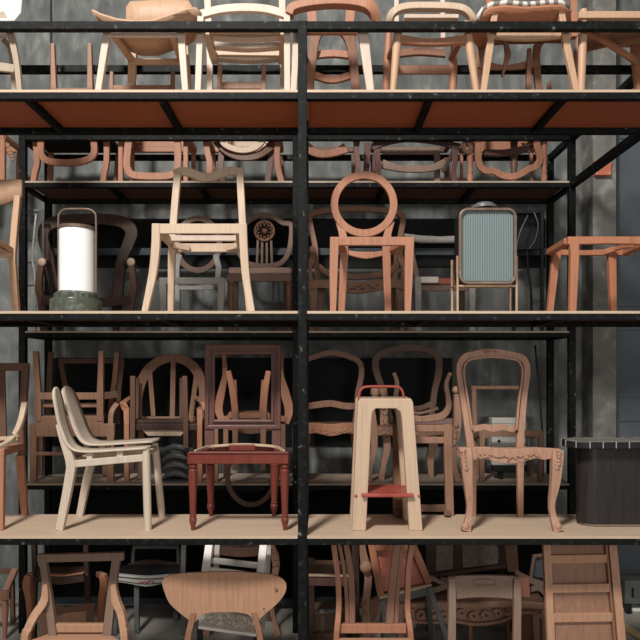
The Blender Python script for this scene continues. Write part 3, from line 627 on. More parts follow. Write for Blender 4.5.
# ================================================================== BACK RACK, TOP SHELF: chairs with upturned chairs on them
B1, B2 = 6.0, 6.36
UPG = 'upturned chairs stacked on the back rack'
LOG = 'chairs under the upturned ones on the back rack'
def low_chair(label, x0, x1, mat, legs=None, w=5.5, seat=138, rnd=0, dark=False):
    """a chair whose legs show under the front shelf; legs: two traced polylines"""
    cx = (x0+x1)/2
    t = T('wooden_chair', label, 'chair', cx, 6.18, 1, LOG)
    legs = legs or [[(x0, seat+1), (x0, 'F')], [(x1, seat+1), (x1, 'F')]]
    for L_ in legs: t.bar('leg', [(a, b_, B1) for a, b_ in L_], w, mat, .04, 4)
    k_ = B1/B2
    for L_ in legs: t.bar('leg', [(320+(a-320)*k_, b_ if b_ == 'F' else 373+(b_-373)*k_, B2) for a, b_ in (L_[0], L_[-1])], w*.9, mat, .035)
    if dark: t.slab('seat', [(x0-3, B1-.02), (x1+3, B1-.02), (320+(x1+3-320)*k_, B2+.02), (320+(x0-3-320)*k_, B2+.02)], seat-4, B1, .05, 'blackcloth', label='black padded seat')
    else:
        ry = 373+(seat-1.5-373)*k_
        t.bar('seat_rail', [(x0-3, seat-1.5, B1), (x1+3, seat-1.5, B1)], 5, mat, .04); t.bar('seat_rail', [(320+(x0-3-320)*k_, ry, B2), (320+(x1+3-320)*k_, ry, B2)], 5, mat, .04)
        for a in (x0-1, x1+1): t.bar('side_rail', [(a, seat-1.5, B1), (320+(a-320)*k_, ry, B2)], 5, mat, .04)
    return t
def up_chair(label, u, x0, x1, mat, w=6.5, base=134, legtop=108, d=.03):
    """an inverted chair standing on the seat of the lower one; its back hangs down in front as the line u"""
    cx = (x0+x1)/2; z = Zp(base, B1)
    t = T('upturned_chair', label, 'chair', cx, 6.1, 1, UPG, z=z)
    k_ = B1/B2; yb = base-3; yr = 373+(yb-373)*k_
    t.bar('seat_rail', [(x0, yb, B1), (x1, yb, B1)], 6, mat, .04); t.bar('seat_rail', [(320+(x0-320)*k_, yr, B2), (320+(x1-320)*k_, yr, B2)], 6, mat, .04)
    for a in (x0+1, x1-1): t.bar('side_rail', [(a, yb, B1), (320+(a-320)*k_, yr, B2)], 6, mat, .04)
    t.bar('hanging_back', [(a, b_, B1-.05) for a, b_ in u], w, mat, d, 4)
    for a in (x0+5, x1-5):
        for yy in (B1+.02, B2-.03): t.bar('leg', [(320+(a-320)*B1/yy, 373+(base-3-373)*B1/yy, yy), (320+(a-320)*B1/yy, 373+(legtop-373)*B1/yy, yy)], w*.8, mat, .035)
    return t
t = low_chair('orange-brown chair leg beside carved bracket, far left of the high back shelf', -34, 2, 'rose', w=7)
t.carve('carved_bracket', [(6, 141, B1), (9, 152, B1), (13, 160, B1)], 8, 3, 'rose')
low_chair('chair with curved legs and black seat below the plain rounded hanging back', 35, 106, 'rose', [[(35, 140), (37, 152), (37.5, 164), (35, 174), (33.5, 'F')], [(106.5, 140), (107, 152), (106.5, 164), (104.5, 174), (103, 'F')]], 5.5, dark=True)
up_chair('upturned chair whose thick rounded back hangs clear of the shelf, at left', [(42, 132), (41, 146), (42, 156), (50, 161.5), (68, 163), (86, 160.5), (94, 154), (94, 142), (92, 132)], 38, 98, 'rose')
low_chair('chair with straight thin legs below the boxy hanging back', 121, 186, 'rose', w=4.6)
up_chair('upturned chair whose boxy back reaches the shelf, behind the pale wavy chair', [(130, 132), (128, 150), (127, 166), (131, 174), (140, 176), (156, 176.5), (170, 175.5), (177, 170), (178, 152), (176, 132)], 124, 184, 'rose', 7)
t = low_chair('chair with curved arc stretcher left of the back middle post', 207, 278, 'rose', [[(206, 140), (207.5, 152), (210, 164), (209.5, 'F')], [(278, 142), (277, 155), (278, 168), (282, 'F')]], 6)
t.bar('arc_rail', [(216, 140, B1+.03), (226, 151, B1), (240, 157, B1-.02), (256, 156, B1-.02), (268, 149, B1), (276, 140, B1+.03)], [8, 7, 7, 7, 8, 9], 'umber', .03, 4)
t.legs([[(222, 150, B1+.05), (221, 165, B1+.05), (223, 'F', B1+.05)], [(272, 150, B1+.05), (270, 166, B1+.05), (267, 'F', B1+.05)]], 6, 'umber', .03, 4)
up_chair('upturned chair whose curved pale back makes a shallow bowl shape', [(220, 134), (224, 144), (235, 149.5), (246, 150.5), (257, 147), (264, 139), (266, 133)], 216, 270, 'beech', 5.5)
t = low_chair('dark chair with cross rail, right of the back middle post', 303, 357, 'umber', [[(302, 140), (304, 156), (301, 'F')], [(355.5, 140), (357, 156), (358, 168), (356, 'F')]], 5)
t.bar('cross_rail', [(306, 147, B1), (318, 154, B1), (334, 153, B1), (346, 148, B1)], [10, 7, 7, 10], 'rose', .03, 3)
t = low_chair('reddish chair with rail back, behind the ring of the round-back chair', 377, 452, 'mahdk', [[(376, 142), (377, 155), (378.5, 168), (377, 'F')], [(454, 145), (455, 160), (453, 172), (455, 'F')]], 5.5)
t.bar('curved_apron', [(372, 148, B1-.01), (384, 143, B1-.02), (406, 139, B1-.02), (432, 141, B1-.02), (460, 147, B1-.01)], 6, 'dark', .03, 4)
t.bar('leg', [(367, 143, B2-.1), (367, 158, B2-.1), (365, 'F', B2-.1)], 6, 'mahdk', .03)
t.bar('back_rail', [(382, 151, B1+.2), (438, 151, B1+.2)], 7, 'drift', .03); t.bar('back_post', [(437, 148, B1+.2), (437, 'F', B1+.2)], 6, 'drift', .03)
t.bar('low_rail', [(382, 164, B1+.1), (398, 168.5, B1+.1), (414, 169, B1+.1), (430, 168.5, B1+.1), (446, 163, B1+.1)], [9, 6, 7, 6, 9], 'drift', .03, 3)
t.bar('cross_brace', [(443, 172, B1+.05), (455, 148, B1+.05)], 4, 'dark', .025)
t = low_chair('chair with turned legs and carved scroll below the wavy hanging back', 470, 544, 'rose', w=3)
for a in (470, 544): t.turned('turned_leg', a, B1-.02, [(140, 3), (160, 3.2), (170, 2.6), (172, 3.4), (174, 2.6), (177, 3.4), ('F', 2.4)], 'rose')
t.bar('scroll', [(470, 146, B1-.04), (465, 141, B1-.04), (464, 150, B1-.04), (469, 153, B1-.04), (471, 148, B1-.04)], 3.4, 'umber', .03, 4)
t.turned('spindle', 514, B1+.15, [(140, 4), (152, 3), (156, 4), (160, 3), (164, 4), (170, 3), ('F', 3)], 'umber')
t.bar('seat_side', [(484, 153, B1+.05), (505, 153, B1+.1), (524, 149, B1+.08), (536, 142, B1+.05)], [6, 6, 7, 6], 'mahdk', .05, 4)
up_chair('upturned chair whose wavy crest nearly touches the shelf, above the fluted glass lamp', [(479, 132), (478, 150), (479, 164), (485, 170.5), (494, 171.5), (502, 175.5), (511, 177), (520, 174.5), (528, 169.5), (536, 166), (540, 158), (537, 146), (536, 132)], 476, 540, 'rose', 6.5)

# ================================================================== BACK RACK, MIDDLE SHELF
t = T('folding_rack', 'thin dark metal wire rack standing left of the lantern on the back shelf', 'rack', 35, 6.1, 2)
t.bar('rod', [(36, 214, 6.05), (33.5, 240, 6.05), (32, 258, 6.05), (35, 278, 6.05), (36, 'F', 6.05)], 1.8, 'grey', .012, 4, rnd=8)
t.bar('rod', [(26.5, 218, 6.2), (26.5, 'F', 6.2)], 1.8, 'plastic', .012, rnd=8)
for py in (214, 240, 262, 285): t.bar('rung', [(26.5, py+1, 6.2), (35, py, 6.06)], 1.5, 'plastic', .01, rnd=8)
t.bar('top_bar', [(26, 211, 6.12), (43, 210, 6.12)], 3, 'plastic', .02)
t.bar('rod', [(43, 210, 6.12), (43, 'F', 6.12)], 1.8, 'plastic', .012, rnd=8)

t = T('arm_chair', 'dark walnut armchair with arched back and pale round arm ends, behind the lantern', 'chair', 88, 6.15, 2)
t.bar('back_frame', [(58, 310, 6.3), (50, 262, 6.32), (44, 240, 6.33), (47, 227, 6.33), (62, 221, 6.34), (88, 219, 6.34), (112, 220, 6.34), (126, 224, 6.33), (132, 233, 6.33), (128, 246, 6.33), (121, 266, 6.32), (117, 310, 6.3)], [9, 10, 10, 12, 11, 10, 11, 12, 12, 11, 10, 9], 'dark', .05, 4)
for q, a in ((-1, 42), (1, 131)):
    t.bar('arm', [(a, 263, 5.98), (a+2*q, 275, 5.99), (a+2.5*q, 290, 6.0), (a, 302, 6.02), (a-2*q, 'F', 6.02)], [6, 6, 7, 7, 6], 'umber', .05, 4)
    t.bar('arm_rest', [(a, 263, 6.0), (a-6*q, 262, 6.3)], 5, 'umber', .04)
    t.ball('arm_end', (a, 262, 5.955), 4.2, 'pine', .5, label='pale round end of the arm')
t.bar('seat_rail', [(42, 300, 6.0), (88, 303, 6.0), (131, 300, 6.0)], 9, 'dark', .04, 4)
t.slab('seat', [(46, 6.02), (128, 6.02), (120, 6.32), (54, 6.32)], 298, 6.02, .05, 'umber')
t.legs([[(60, 305, 6.3), (60, 'F', 6.3)], [(116, 305, 6.3), (116, 'F', 6.3)]], 6, 'dark', .04)

t = T('painted_chair', 'worn grey-white painted chair with open oval back, behind the pale beech frame', 'chair', 196, 6.15, 2)
t.bar('oval_back', [(198+21.5*math.sin(a*math.pi/9), 244.5-26*math.cos(a*math.pi/9), 6.3) for a in range(18)], 5.5, 'drift', .03, 2, True)
t.bars('back_post', [([(180, 255, 6.3), (177, 268, 6.3), (178, 'F', 6.3)], 5.5), ([(216, 255, 6.3), (219, 268, 6.3), (214, 'F', 6.3)], 5.5)], 'grey')
t.bar('seat_rail', [(160, 281, 6.0), (224, 281, 6.0)], 6.5, 'grey', .04)
t.bar('seat_rail', [(165, 288, 6.3), (219, 288, 6.3)], 4, 'grey', .03)
t.bars('side_rail', [([(162, 281, 6.02), (168, 286, 6.28)], 6), ([(222, 281, 6.02), (216, 286, 6.28)], 6)], 'grey')
t.legs([[(163, 278, 6.0), (164, 'F', 6.0)], [(221.5, 278, 6.0), (220.5, 'F', 6.0)]], [7, 5], 'grey', .04)

t = T('shield_back_chair', 'shield-back chair with pierced rosette and pink seat, left of the middle post', 'chair', 260, 6.15, 2)
t.bar('shield_frame', [(259, 266, 6.3), (247, 263, 6.3), (240, 254, 6.3), (237, 240, 6.3), (236, 226, 6.3), (244, 224, 6.3), (254, 217.5, 6.3), (264, 215, 6.3), (274, 217.5, 6.3), (283, 223, 6.3), (291, 225, 6.3), (291, 240, 6.3), (288, 254, 6.3), (281, 263, 6.3), (270, 266, 6.3)], 5, 'drift', .03, 4, True)
bm = bmesh.new()
c = t.v((264.5, 231, 6.28)); R_ = 9.6*6.28/F
sweep(bm, [c+Vector((R_*math.cos(a*math.pi/12), 0, R_*math.sin(a*math.pi/12))) for a in range(24)], [.018]*24, [.03]*24, True)
for a in range(10):
    q = a*math.pi/5; cc = c+Vector((R_*.55*math.cos(q), 0, R_*.55*math.sin(q)))
    sweep(bm, [cc+Vector((R_*.36*math.cos(q)*math.cos(b_)-R_*.16*math.sin(q)*math.sin(b_), 0, R_*.36*math.sin(q)*math.cos(b_)+R_*.16*math.cos(q)*math.sin(b_))) for b_ in [j*math.pi/5 for j in range(10)]], [.009]*10, [.02]*10, True)
bmesh.ops.create_icosphere(bm, subdivisions=2, radius=.02, matrix=Matrix.Translation(c))
obj('rosette', bm, M['walnut'], t.e, True)
t.bars('slat', [([(264.5+(i-1.5)*4.4, 240, 6.3), (264.5+(i-1.5)*5, 265, 6.3)], 2.4) for i in range(4)], 'drift')
t.slab('seat_pad', [(228, 6.0), (292, 6.0), (288, 6.34), (234, 6.34)], 267, 6.0, .065, 'pinkcloth', bevel=.02, label='dusty pink padded seat')
t.bar('seat_rail', [(227, 278, 6.0), (292, 278, 6.0)], 7, 'drift', .04)
for a in (231, 289.5): t.turned('leg', a, 6.02, [(279, 4), (283, 4), (284, 2.6), (287, 3.6), (289, 2.8), (291, 3.2), ('F', 2.4)], 'walnut')
t.legs([[(236, 280, 6.32), (236, 'F', 6.32)], [(286, 280, 6.32), (286, 'F', 6.32)]], 4.5, 'drift', .04)

t = T('arm_chair', 'open brown armchair frame with carved apron, seen through the round-back chair', 'chair', 357, 6.15, 2)
t.bar('back_frame', [(319, 285, 6.3), (316, 262, 6.31), (315, 246, 6.32), (311, 228, 6.33), (311, 215, 6.34), (326, 211, 6.34), (357, 209, 6.34), (388, 211, 6.34), (402, 216, 6.34), (401, 232, 6.33), (397, 250, 6.32), (396, 266, 6.31), (394, 285, 6.3)], 5.5, 'walnut', .04, 4)
t.bar('back_rail', [(318, 266, 6.3), (330, 274, 6.3), (357, 277, 6.3), (384, 274, 6.3), (396, 266, 6.3)], 6, 'walnut', .035, 4)
t.bar('apron', [(306, 286, 6.0), (322, 284, 6.0), (340, 286, 6.0), (357, 288, 6.0), (374, 286, 6.0), (392, 284, 6.0), (407, 286, 6.0)], [9, 8, 11, 12, 11, 8, 9], 'walnut', .04, 4)
t.carve('apron_carving', [(336, 287, 5.98), (357, 288, 5.98), (380, 287, 5.98)], 14, 2.4, 'umber')
t.slab('seat', [(308, 6.02), (405, 6.02), (396, 6.32), (318, 6.32)], 283, 6.02, .02, 'umber')
for q, a in ((-1, 311), (1, 402)): t.bar('arm', [(a, 284, 6.02), (a+q*2, 270, 6.02), (a-q*2, 257, 6.04), (a-q*1, 248, 6.3)], [6, 5, 6, 5], 'walnut', .04, 4)

for pts in ([(310, 288, 6.02), (314, 300, 6.02), (312, 'F', 6.02)], [(404, 288, 6.02), (400, 300, 6.02), (402, 'F', 6.02)], [(322, 285, 6.3), (321, 300, 6.3), (320, 'F', 6.3)], [(392, 285, 6.3), (393, 300, 6.3), (394, 'F', 6.3)]): t.bar('leg', pts, [8, 6, 5], 'walnut', .04, 3)

t = T('arm_chair', 'grey upholstered armchair with red-brown seat and pale legs, left of the fluted lamp', 'chair', 437, 6.15, 2)
t.grid('top_rail', [[(404, 234, 6.33), (420, 236, 6.36), (440, 237, 6.37), (460, 236, 6.36), (474, 233, 6.33)], [(405, 240, 6.33), (420, 243, 6.36), (440, 243, 6.37), (460, 243, 6.36), (473, 240, 6.33)]], 'greycloth', .05)
t.bar('back_post', [(408, 236, 6.32), (413, 260, 6.28), (418, 282, 6.25), (418, 'F', 6.3)], 5, 'drift', .04); t.bar('back_post', [(470, 236, 6.32), (466, 260, 6.28), (462, 282, 6.25), (462, 'F', 6.3)], 5, 'drift', .04)
t.slab('seat_pad', [(420, 6.02), (472, 6.02), (464, 6.28), (422, 6.28)], 278, 6.02, .06, 'leather', bevel=.015)
t.bar('seat_rail', [(418, 288, 6.02), (474, 288, 6.02)], 6, 'drift', .035)
t.bar('leg', [(418, 277, 5.98), (418, 'F', 5.98)], 6, 'grey', .04, label='pale painted front leg'); t.bar('leg', [(472, 277, 5.98), (472, 'F', 5.98)], 6, 'grey', .04, label='pale painted front leg')
t.bar('arm', [(415.5, 280, 5.98), (438, 280, 5.98)], 6, 'offwhite', .04, label='pale front rail')

t = T('crate', 'open black metal crate hung with cables, at right end of the back middle shelf', 'crate', 526, 6.25, 2)
for a, b_ in (((514, 248, 6.15), (542, 248, 6.15)), ((514, 212, 6.15), (542, 212, 6.15)), ((514, 212, 6.15), (514, 'F', 6.15)), ((542, 212, 6.15), (542, 'F', 6.15))): t.bar('frame_bar', [a, b_], 3, 'black', .03)
t.plate('back_panel', [(514, 212), (541, 212), (541, 250), (514, 250)], 6.3, .02, 'black')
t.bar('cable', [(534, 212, 6.12), (538, 225, 6.1), (535, 240, 6.12), (529, 249, 6.12)], 1.2, 'plastic', .012, 5, rnd=8)
t.bar('cable', [(528, 215, 6.14), (520, 232, 6.12), (517, 246, 6.12)], 1.2, 'plastic', .012, 5, rnd=8)
t.bar('cable', [(527, 250, 6.1), (528, 270, 6.1), (531, 290, 6.1), (532, 'F', 6.1)], 2.6, 'black', .025, 5, rnd=8)

# ================================================================== BACK RACK, LOWER SHELF
t = T('wooden_chair', 'brown square-built armchair frame carrying an upturned stool, behind the bleached chair', 'chair', 74, 6.15, 3)
t.bar('apron', [(31, 430, 6.0), (115, 430, 6.0)], 13, 'brown', .035); t.bar('low_rail', [(36, 453.5, 6.0), (110, 453.5, 6.0)], 3.5, 'brown', .03)
t.slab('seat', [(34, 6.02), (112, 6.02), (106, 6.34), (40, 6.34)], 424, 6.02, .03, 'umber')
t.legs([[(34, 424, 6.0), (34, 'F', 6.0)], [(111, 424, 6.0), (111, 'F', 6.0)]], [7, 6], 'brown', .045)
t.legs([[(40, 424, 6.33), (40, 'F', 6.33)], [(106, 424, 6.33), (106, 'F', 6.33)]], [7, 6], 'brown', .045)
t.bar('arm', [(111, 424, 6.03), (112, 412, 6.05), (117, 404, 6.1)], 5, 'brown', .04, 3)
t.bars('back_post', [([(62, 424, 6.36), (66, 390, 6.38), (61, 361, 6.4)], 5, dict(d=.03)), ([(118, 424, 6.36), (119, 390, 6.38), (122, 361, 6.4)], 5, dict(d=.03))], 'umber'); t.bar('crest_rail', [(59, 361, 6.4), (124, 361, 6.4)], 5, 'umber', .03)
t = T('upturned_stool', 'upturned brown stool with four tapered legs, top of the stack behind the bleached chair', 'stool', 74, 6.12, 3, z=Zp(424, 6.02))
t.slab('seat', [(38, 5.99), (104, 5.99), (98, 6.3), (44, 6.3)], 416, 5.99, Zp(416, 5.99)-t.o.z, 'brown')
t.legs([[(36, 351, 5.98), (38.5, 400, 6.0), (38.5, 421, 6.0)], [(101.5, 351, 5.98), (100.5, 400, 6.0), (100.5, 421, 6.0)]], [5, 6.5, 6.5], 'brown', .04)
t.legs([[(51, 352, 6.3), (49, 400, 6.28), (49, 421, 6.28)], [(117, 352, 6.3), (98, 400, 6.28), (96, 421, 6.28)]][:1], [4.5, 5, 5], 'umber', .04); t.legs([[(117.5, 352, 6.02), (115, 380, 6.1), (110, 414, 6.24), (96, 421, 6.28)]], 5, 'umber', .04)
t.bar('stretcher', [(40, 396, 5.99), (99, 396, 5.99)], 7, 'brown', .03); t.bar('stretcher', [(40, 405, 6.05), (99, 405, 6.05)], 4.5, 'brown', .03); t.bar('stretcher', [(103, 396, 6.02), (117, 394, 6.1)], 7, 'umber', .03)

t = T('arm_chair', 'arch-backed wooden armchair with central splat, between bleached and red chairs', 'chair', 168, 6.15, 3)
t.bar('arched_back', [(141, 428, 6.3), (138, 408, 6.32), (140, 388, 6.33), (147, 372, 6.34), (158, 362, 6.35), (172, 358, 6.35), (186, 361, 6.35), (197, 371, 6.34), (203, 388, 6.33), (202, 408, 6.32), (199, 428, 6.3)], [6, 8, 9, 10, 9, 8, 9, 10, 8, 7, 6], 'brown', .045, 4)
t.bars('splat', [([(150, 370, 6.33), (153.5, 416, 6.31)], 4.5, dict(d=.025)), ([(173.5, 360, 6.34), (172.5, 418, 6.31)], 5, dict(d=.025)), ([(197, 372, 6.33), (191, 418, 6.31)], 5, dict(d=.025))], 'brown')
t.bar('back_rail', [(138, 419, 6.3), (200, 419, 6.3)], 5, 'brown', .03); t.bar('seat_rail', [(132, 427, 6.0), (202, 427, 6.0)], 6, 'dark', .04)
t.plate('apron', [(142, 430), (186, 430), (181, 436), (148, 436)], 6.0, .03, 'beech')
t.slab('seat', [(134, 6.02), (200, 6.02), (196, 6.32), (142, 6.32)], 424, 6.02, .03, 'umber')
for q, a in ((-1, 127), (1, 200)): t.bar('arm', [(a, 'F', 6.0), (a, 424, 6.0), (a, 410, 6.02), (a-q*(-4), 404, 6.1), (a-q*4, 398, 6.3)], [5, 5, 5.5, 6, 5], 'rose', .04)
t.legs([[(142, 424, 6.3), (141, 'F', 6.3)], [(196, 424, 6.3), (197, 'F', 6.3)]], 6, 'brown', .04)
t = T('upturned_stool', 'upturned dark stool with two long rounded legs, resting on the arch-backed armchair', 'stool', 160, 6.1, 3, z=Zp(424, 6.02))
t.slab('seat', [(129, 6.0), (190, 6.0), (186, 6.2), (133, 6.2)], 420, 6.0, Zp(420, 6.0)-t.o.z, 'dark')
t.legs([[(133, 376, 5.96), (133, 424, 5.96), (132, 470, 5.96)], [(185, 376, 5.96), (186, 424, 5.96), (186, 448, 5.96)]], 5, 'umber', .035)
t.legs([[(137, 378, 6.22), (137, 418, 6.2)], [(182, 378, 6.22), (182, 418, 6.2)]], 4.5, 'umber', .035)

t = T('shell_seat_stack', 'stack of grey moulded plastic seat shells under the arch-backed armchair', 'chair', 172, 6.12, 3)
for i in range(4):
    y0 = 443+i*9
    t.grid('seat_shell', [[(160+2, y0+8, 6.0), (166, y0+3, 6.0), (174, y0+.5, 6.0), (182, y0+2, 6.0), (188, y0+6, 6.0)], [(162, y0+11, 6.02), (166, y0+7, 6.0), (174, y0+5, 5.99), (182, y0+6, 6.0), (188, y0+9, 6.02)], [(163, y0+9, 6.28), (167, y0+7, 6.28), (174, y0+6, 6.28), (181, y0+7, 6.28), (186, y0+9, 6.28)]], 'plastic', .02)
t.bar('base', [(160, 481, 6.05), (188, 481, 6.05)], 4, 'plastic', .25)

t = T('wooden_chair', 'curvy-sided brown chair seen through the red chair back', 'chair', 252, 6.15, 3)
t.bar('back_post', [(224, 424, 6.28), (219, 410, 6.3), (221, 395, 6.31), (225, 375, 6.32), (224, 352, 6.34)], [6, 8, 8, 5, 4], 'rose', .045, 4); t.bar('back_post', [(286, 424, 6.28), (289, 410, 6.3), (285, 392, 6.31), (281, 375, 6.32), (282, 352, 6.34)], [6, 9, 9, 6, 4], 'rose', .045, 4)
t.bar('crest_rail', [(222, 356, 6.34), (252, 350, 6.36), (283, 356, 6.34)], 7, 'dark', .03, 4)
t.bar('seat_rail', [(223, 419, 6.02), (287, 419, 6.02)], 5, 'rose', .04); t.bar('apron', [(226, 426, 6.0), (252, 429, 6.0), (278, 426, 6.0)], [6, 10, 6], 'brown', .03, 4)
t.slab('seat', [(224, 6.02), (286, 6.02), (282, 6.3), (226, 6.3)], 417, 6.02, .025, 'rose')
t.legs([[(216, 428, 6.0), (216, 'F', 6.0)], [(283, 424, 6.0), (283, 'F', 6.0)], [(226, 424, 6.3), (226, 'F', 6.3)], [(282, 424, 6.3), (282, 'F', 6.3)]], 5, 'brown', .04)
t.bar('side_post', [(215, 427, 6.0), (228, 424, 6.0)], 5, 'pine', .03)
t = T('upturned_chair', 'upturned round-back chair whose oval back hangs below the red chair seat', 'chair', 250, 6.05, 3, UPG, z=Zp(417, 6.02))
t.slab('seat', [(228, 5.86), (270, 5.86), (268, 6.2), (230, 6.2)], 413, 5.86, .05, 'rose')
t.legs([[(228.5, 371, 5.84), (233, 392, 5.86), (235.5, 412, 5.87)], [(268.5, 371, 5.84), (265, 392, 5.86), (263.5, 412, 5.87)]], [5, 6.5, 6.5], 'rose', .04, 3)
t.legs([[(235.5, 412, 5.84), (235, 470, 5.82)], [(263.5, 412, 5.84), (263, 470, 5.82)]], [6, 5], 'brown', .03, name='back_post')
t.legs([[(234, 380, 6.18), (236, 412, 6.16)], [(264, 380, 6.18), (262, 412, 6.16)]], 5, 'rose', .04)
t.bar('oval_back', [(251+23.5*math.sin(a*math.pi/9), 476-28.5*math.cos(a*math.pi/9), 5.82) for a in range(18)], 4.6, 'umber', .03, 2, True)

t = T('carved_chair', 'brown chair with shaped open back and carved apron, left of the step stool', 'chair', 331, 6.15, 3)
t.bar('back_frame', [(306, 424, 6.3), (304, 408, 6.31), (304, 392, 6.32), (300, 374, 6.33), (302, 362, 6.34), (314, 357, 6.34), (331, 352.5, 6.34), (347, 356, 6.34), (359, 362, 6.34), (361.5, 374, 6.33), (358, 392, 6.32), (357, 408, 6.31), (355, 424, 6.3)], 5.5, 'brown', .04, 4)
t.bar('back_rail', [(304, 407, 6.3), (316, 405, 6.3), (331, 403.5, 6.3), (345, 406, 6.3), (358, 406, 6.3)], 6.5, 'brown', .035, 4)
t.bar('apron', [(300, 429, 6.0), (316, 428, 6.0), (331, 430, 6.0), (346, 428, 6.0), (362, 429, 6.0)], [12, 10, 12, 10, 12], 'rose', .04, 4)
t.carve('apron_carving', [(308, 430, 5.98), (331, 432, 5.98), (354, 430, 5.98)], 20, 2, 'carve')
t.slab('seat', [(301, 6.02), (361, 6.02), (356, 6.32), (306, 6.32)], 424, 6.02, .025, 'umber')
for pts in ([(304, 430, 6.0), (306, 455, 6.0), (303, 'F', 6.0)], [(359, 430, 6.0), (356, 455, 6.0), (359, 'F', 6.0)], [(307, 430, 6.3), (306, 455, 6.3), (304, 'F', 6.3)], [(354, 430, 6.3), (355, 455, 6.3), (357, 'F', 6.3)]): t.bar('leg', pts, [8, 5, 5], 'rose', .04, 4)

t = T('carved_chair', 'dark brown wide open-backed armchair with carved cabriole legs, behind the step stool', 'chair', 413, 6.15, 3)
t.bar('back_frame', [(392, 426, 6.28), (386, 400, 6.31), (382, 388, 6.32), (376, 370, 6.33), (377, 357, 6.34), (392, 350, 6.34), (408, 347.5, 6.34), (424, 349, 6.34), (437, 356, 6.34), (438.5, 372, 6.33), (435, 388, 6.32), (433, 402, 6.31), (430, 426, 6.28)], [5, 6, 6, 7, 7, 7, 8, 7, 7, 7, 6, 6, 5], 'umber', .04, 4)
t.bar('back_rail', [(386, 406, 6.3), (404, 408, 6.3), (420, 408, 6.3), (433, 403, 6.3)], 5, 'umber', .03, 4)
t.bar('apron', [(368, 431, 6.0), (390, 431, 6.0), (413, 433, 6.0), (436, 431, 6.0), (458, 431, 6.0)], [10, 8, 10, 8, 10], 'brown', .04, 4)
t.carve('apron_carving', [(380, 432, 5.98), (413, 433, 5.98), (448, 432, 5.98)], 22, 2.2, 'carve')
t.slab('seat', [(370, 6.02), (457, 6.02), (440, 6.3), (385, 6.3)], 425, 6.02, .025, 'umber')
for pts in ([(371, 406, 6.0), (373, 425, 6.0), (374, 448, 6.0), (370, 466, 6.0), (369, 'F', 6.0)], [(457, 394, 6.0), (457, 425, 6.0), (453, 448, 6.0), (454, 466, 6.0), (458, 'F', 6.0)]): t.bar('leg', pts, [6, 8, 6.5, 5, 6], 'carve', .05, 4)
for pts in ([(383, 408, 6.1), (385, 430, 6.1), (387, 448, 6.1), (383, 466, 6.1), (381, 'F', 6.1)], [(432, 430, 6.28), (433, 445, 6.28), (430, 458, 6.28), (431, 'F', 6.28)]): t.bar('leg', pts, [8, 9, 7, 5, 6][:len(pts)], 'carve', .05, 4)
t.carve('knee_carving', [(385, 412, 6.06), (386, 426, 6.06), (386, 440, 6.06)], 16, 3, 'carve'); t.carve('knee_carving', [(456, 425, 5.96), (455, 438, 5.96), (454, 446, 5.96)], 16, 3, 'carve')
t.turned('arm_roll', 375, 5.99, [(388, 3), (389, 4.5), (394, 4.5), (396, 3), (404, 3.4), (408, 3)], 'carve', label='carved rolled arm end'); t.turned('arm_roll', 383, 6.08, [(388, 3), (389, 4.5), (394, 4.5), (396, 3), (404, 3.4), (409, 3)], 'carve', label='carved rolled arm end')
t.ball('arm_knob', (456, 390, 5.99), 4, 'carve')
# the seat with two horns, upturned on the brown frame stool at the rear edge of the front rack
t = T('horned_chair', 'upturned brown chair seat with two pale-tipped curved horns, on the plain brown stool', 'chair', 422, 4.6, 3, z=Zp(424.5, 4.58))
t.slab('seat', [(392, 4.56), (453, 4.56), (450, 4.66), (395, 4.66)], 418, 4.58, Zp(418, 4.58)-t.o.z, 'mahdk')
t.bar('arm', [(394.5, 374, 4.57), (397, 384, 4.57), (395.5, 398, 4.57), (397, 410, 4.57), (405, 417, 4.57), (422, 419, 4.57)], [3.5, 4.5, 5, 6, 7, 6], 'brown', .035, 4)
t.bar('arm', [(449.5, 374, 4.57), (446, 384, 4.57), (448, 398, 4.57), (448, 408, 4.57), (441, 416, 4.57), (422, 419, 4.57)], [3.5, 4.5, 5, 6, 7, 6], 'brown', .035, 4)
for a in (394.5, 449.5): t.ball('horn_tip', (a, 374.5, 4.565), 2.2, 'pine', .7, label='pale raw wood tip')
t.bar('seat_rim', [(405, 411, 4.62), (420, 413, 4.62), (438, 408, 4.62)], 3, 'brown', .03, 4)

t = T('wooden_chair', 'plain brown chair frame with thin rectangular back, seen through the carved chair', 'chair', 508, 6.15, 3)
t.bar('crest_rail', [(471, 387.5, 6.32), (525, 387.5, 6.32)], 3.5, 'brown', .03)
t.bars('back_post', [([(473.5, 388, 6.32), (475, 436, 6.3), (478, 'F', 6.36)], 4.5, dict(d=.03)), ([(522, 388, 6.32), (524, 436, 6.3), (530, 'F', 6.36)], 4.5, dict(d=.03))], 'brown')
t.bar('seat_rail', [(479, 433.5, 6.0), (543, 433.5, 6.0)], 6, 'brown', .04); t.bar('seat_rail', [(474, 436, 6.3), (526, 436, 6.3)], 5, 'brown', .03)
t.bars('side_rail', [([(481, 433.5, 6.02), (476, 436, 6.28)], 5), ([(541, 433.5, 6.02), (526, 436, 6.28)], 5)], 'brown')
t.legs([[(482, 431, 6.0), (481.5, 'F', 6.0)], [(541, 431, 6.0), (540, 'F', 6.0)]], 5, 'brown', .04)
t = T('box', 'white drawer box with dark knob, behind the carved chair seat', 'box', 508, 6.2, 3)
t.plate('case', [(492, 418), (526, 418), (526, 465), (492, 465)], 6.16, .12, 'grey')
t.bar('lid_line', [(492, 423, 6.158), (526, 423, 6.158)], 1, 'grey', .006)
t.ball('knob', (499, 441, 6.155), 1.6, 'black', .5)
t.bar('foot', [(492, 468, 6.16), (526, 468, 6.16)], 6, 'black', .1); t.bar('foot', [(500, 'F', 6.18), (500, 466, 6.18)], 4, 'black', .08); t.bar('foot', [(520, 'F', 6.18), (520, 466, 6.18)], 4, 'black', .08)
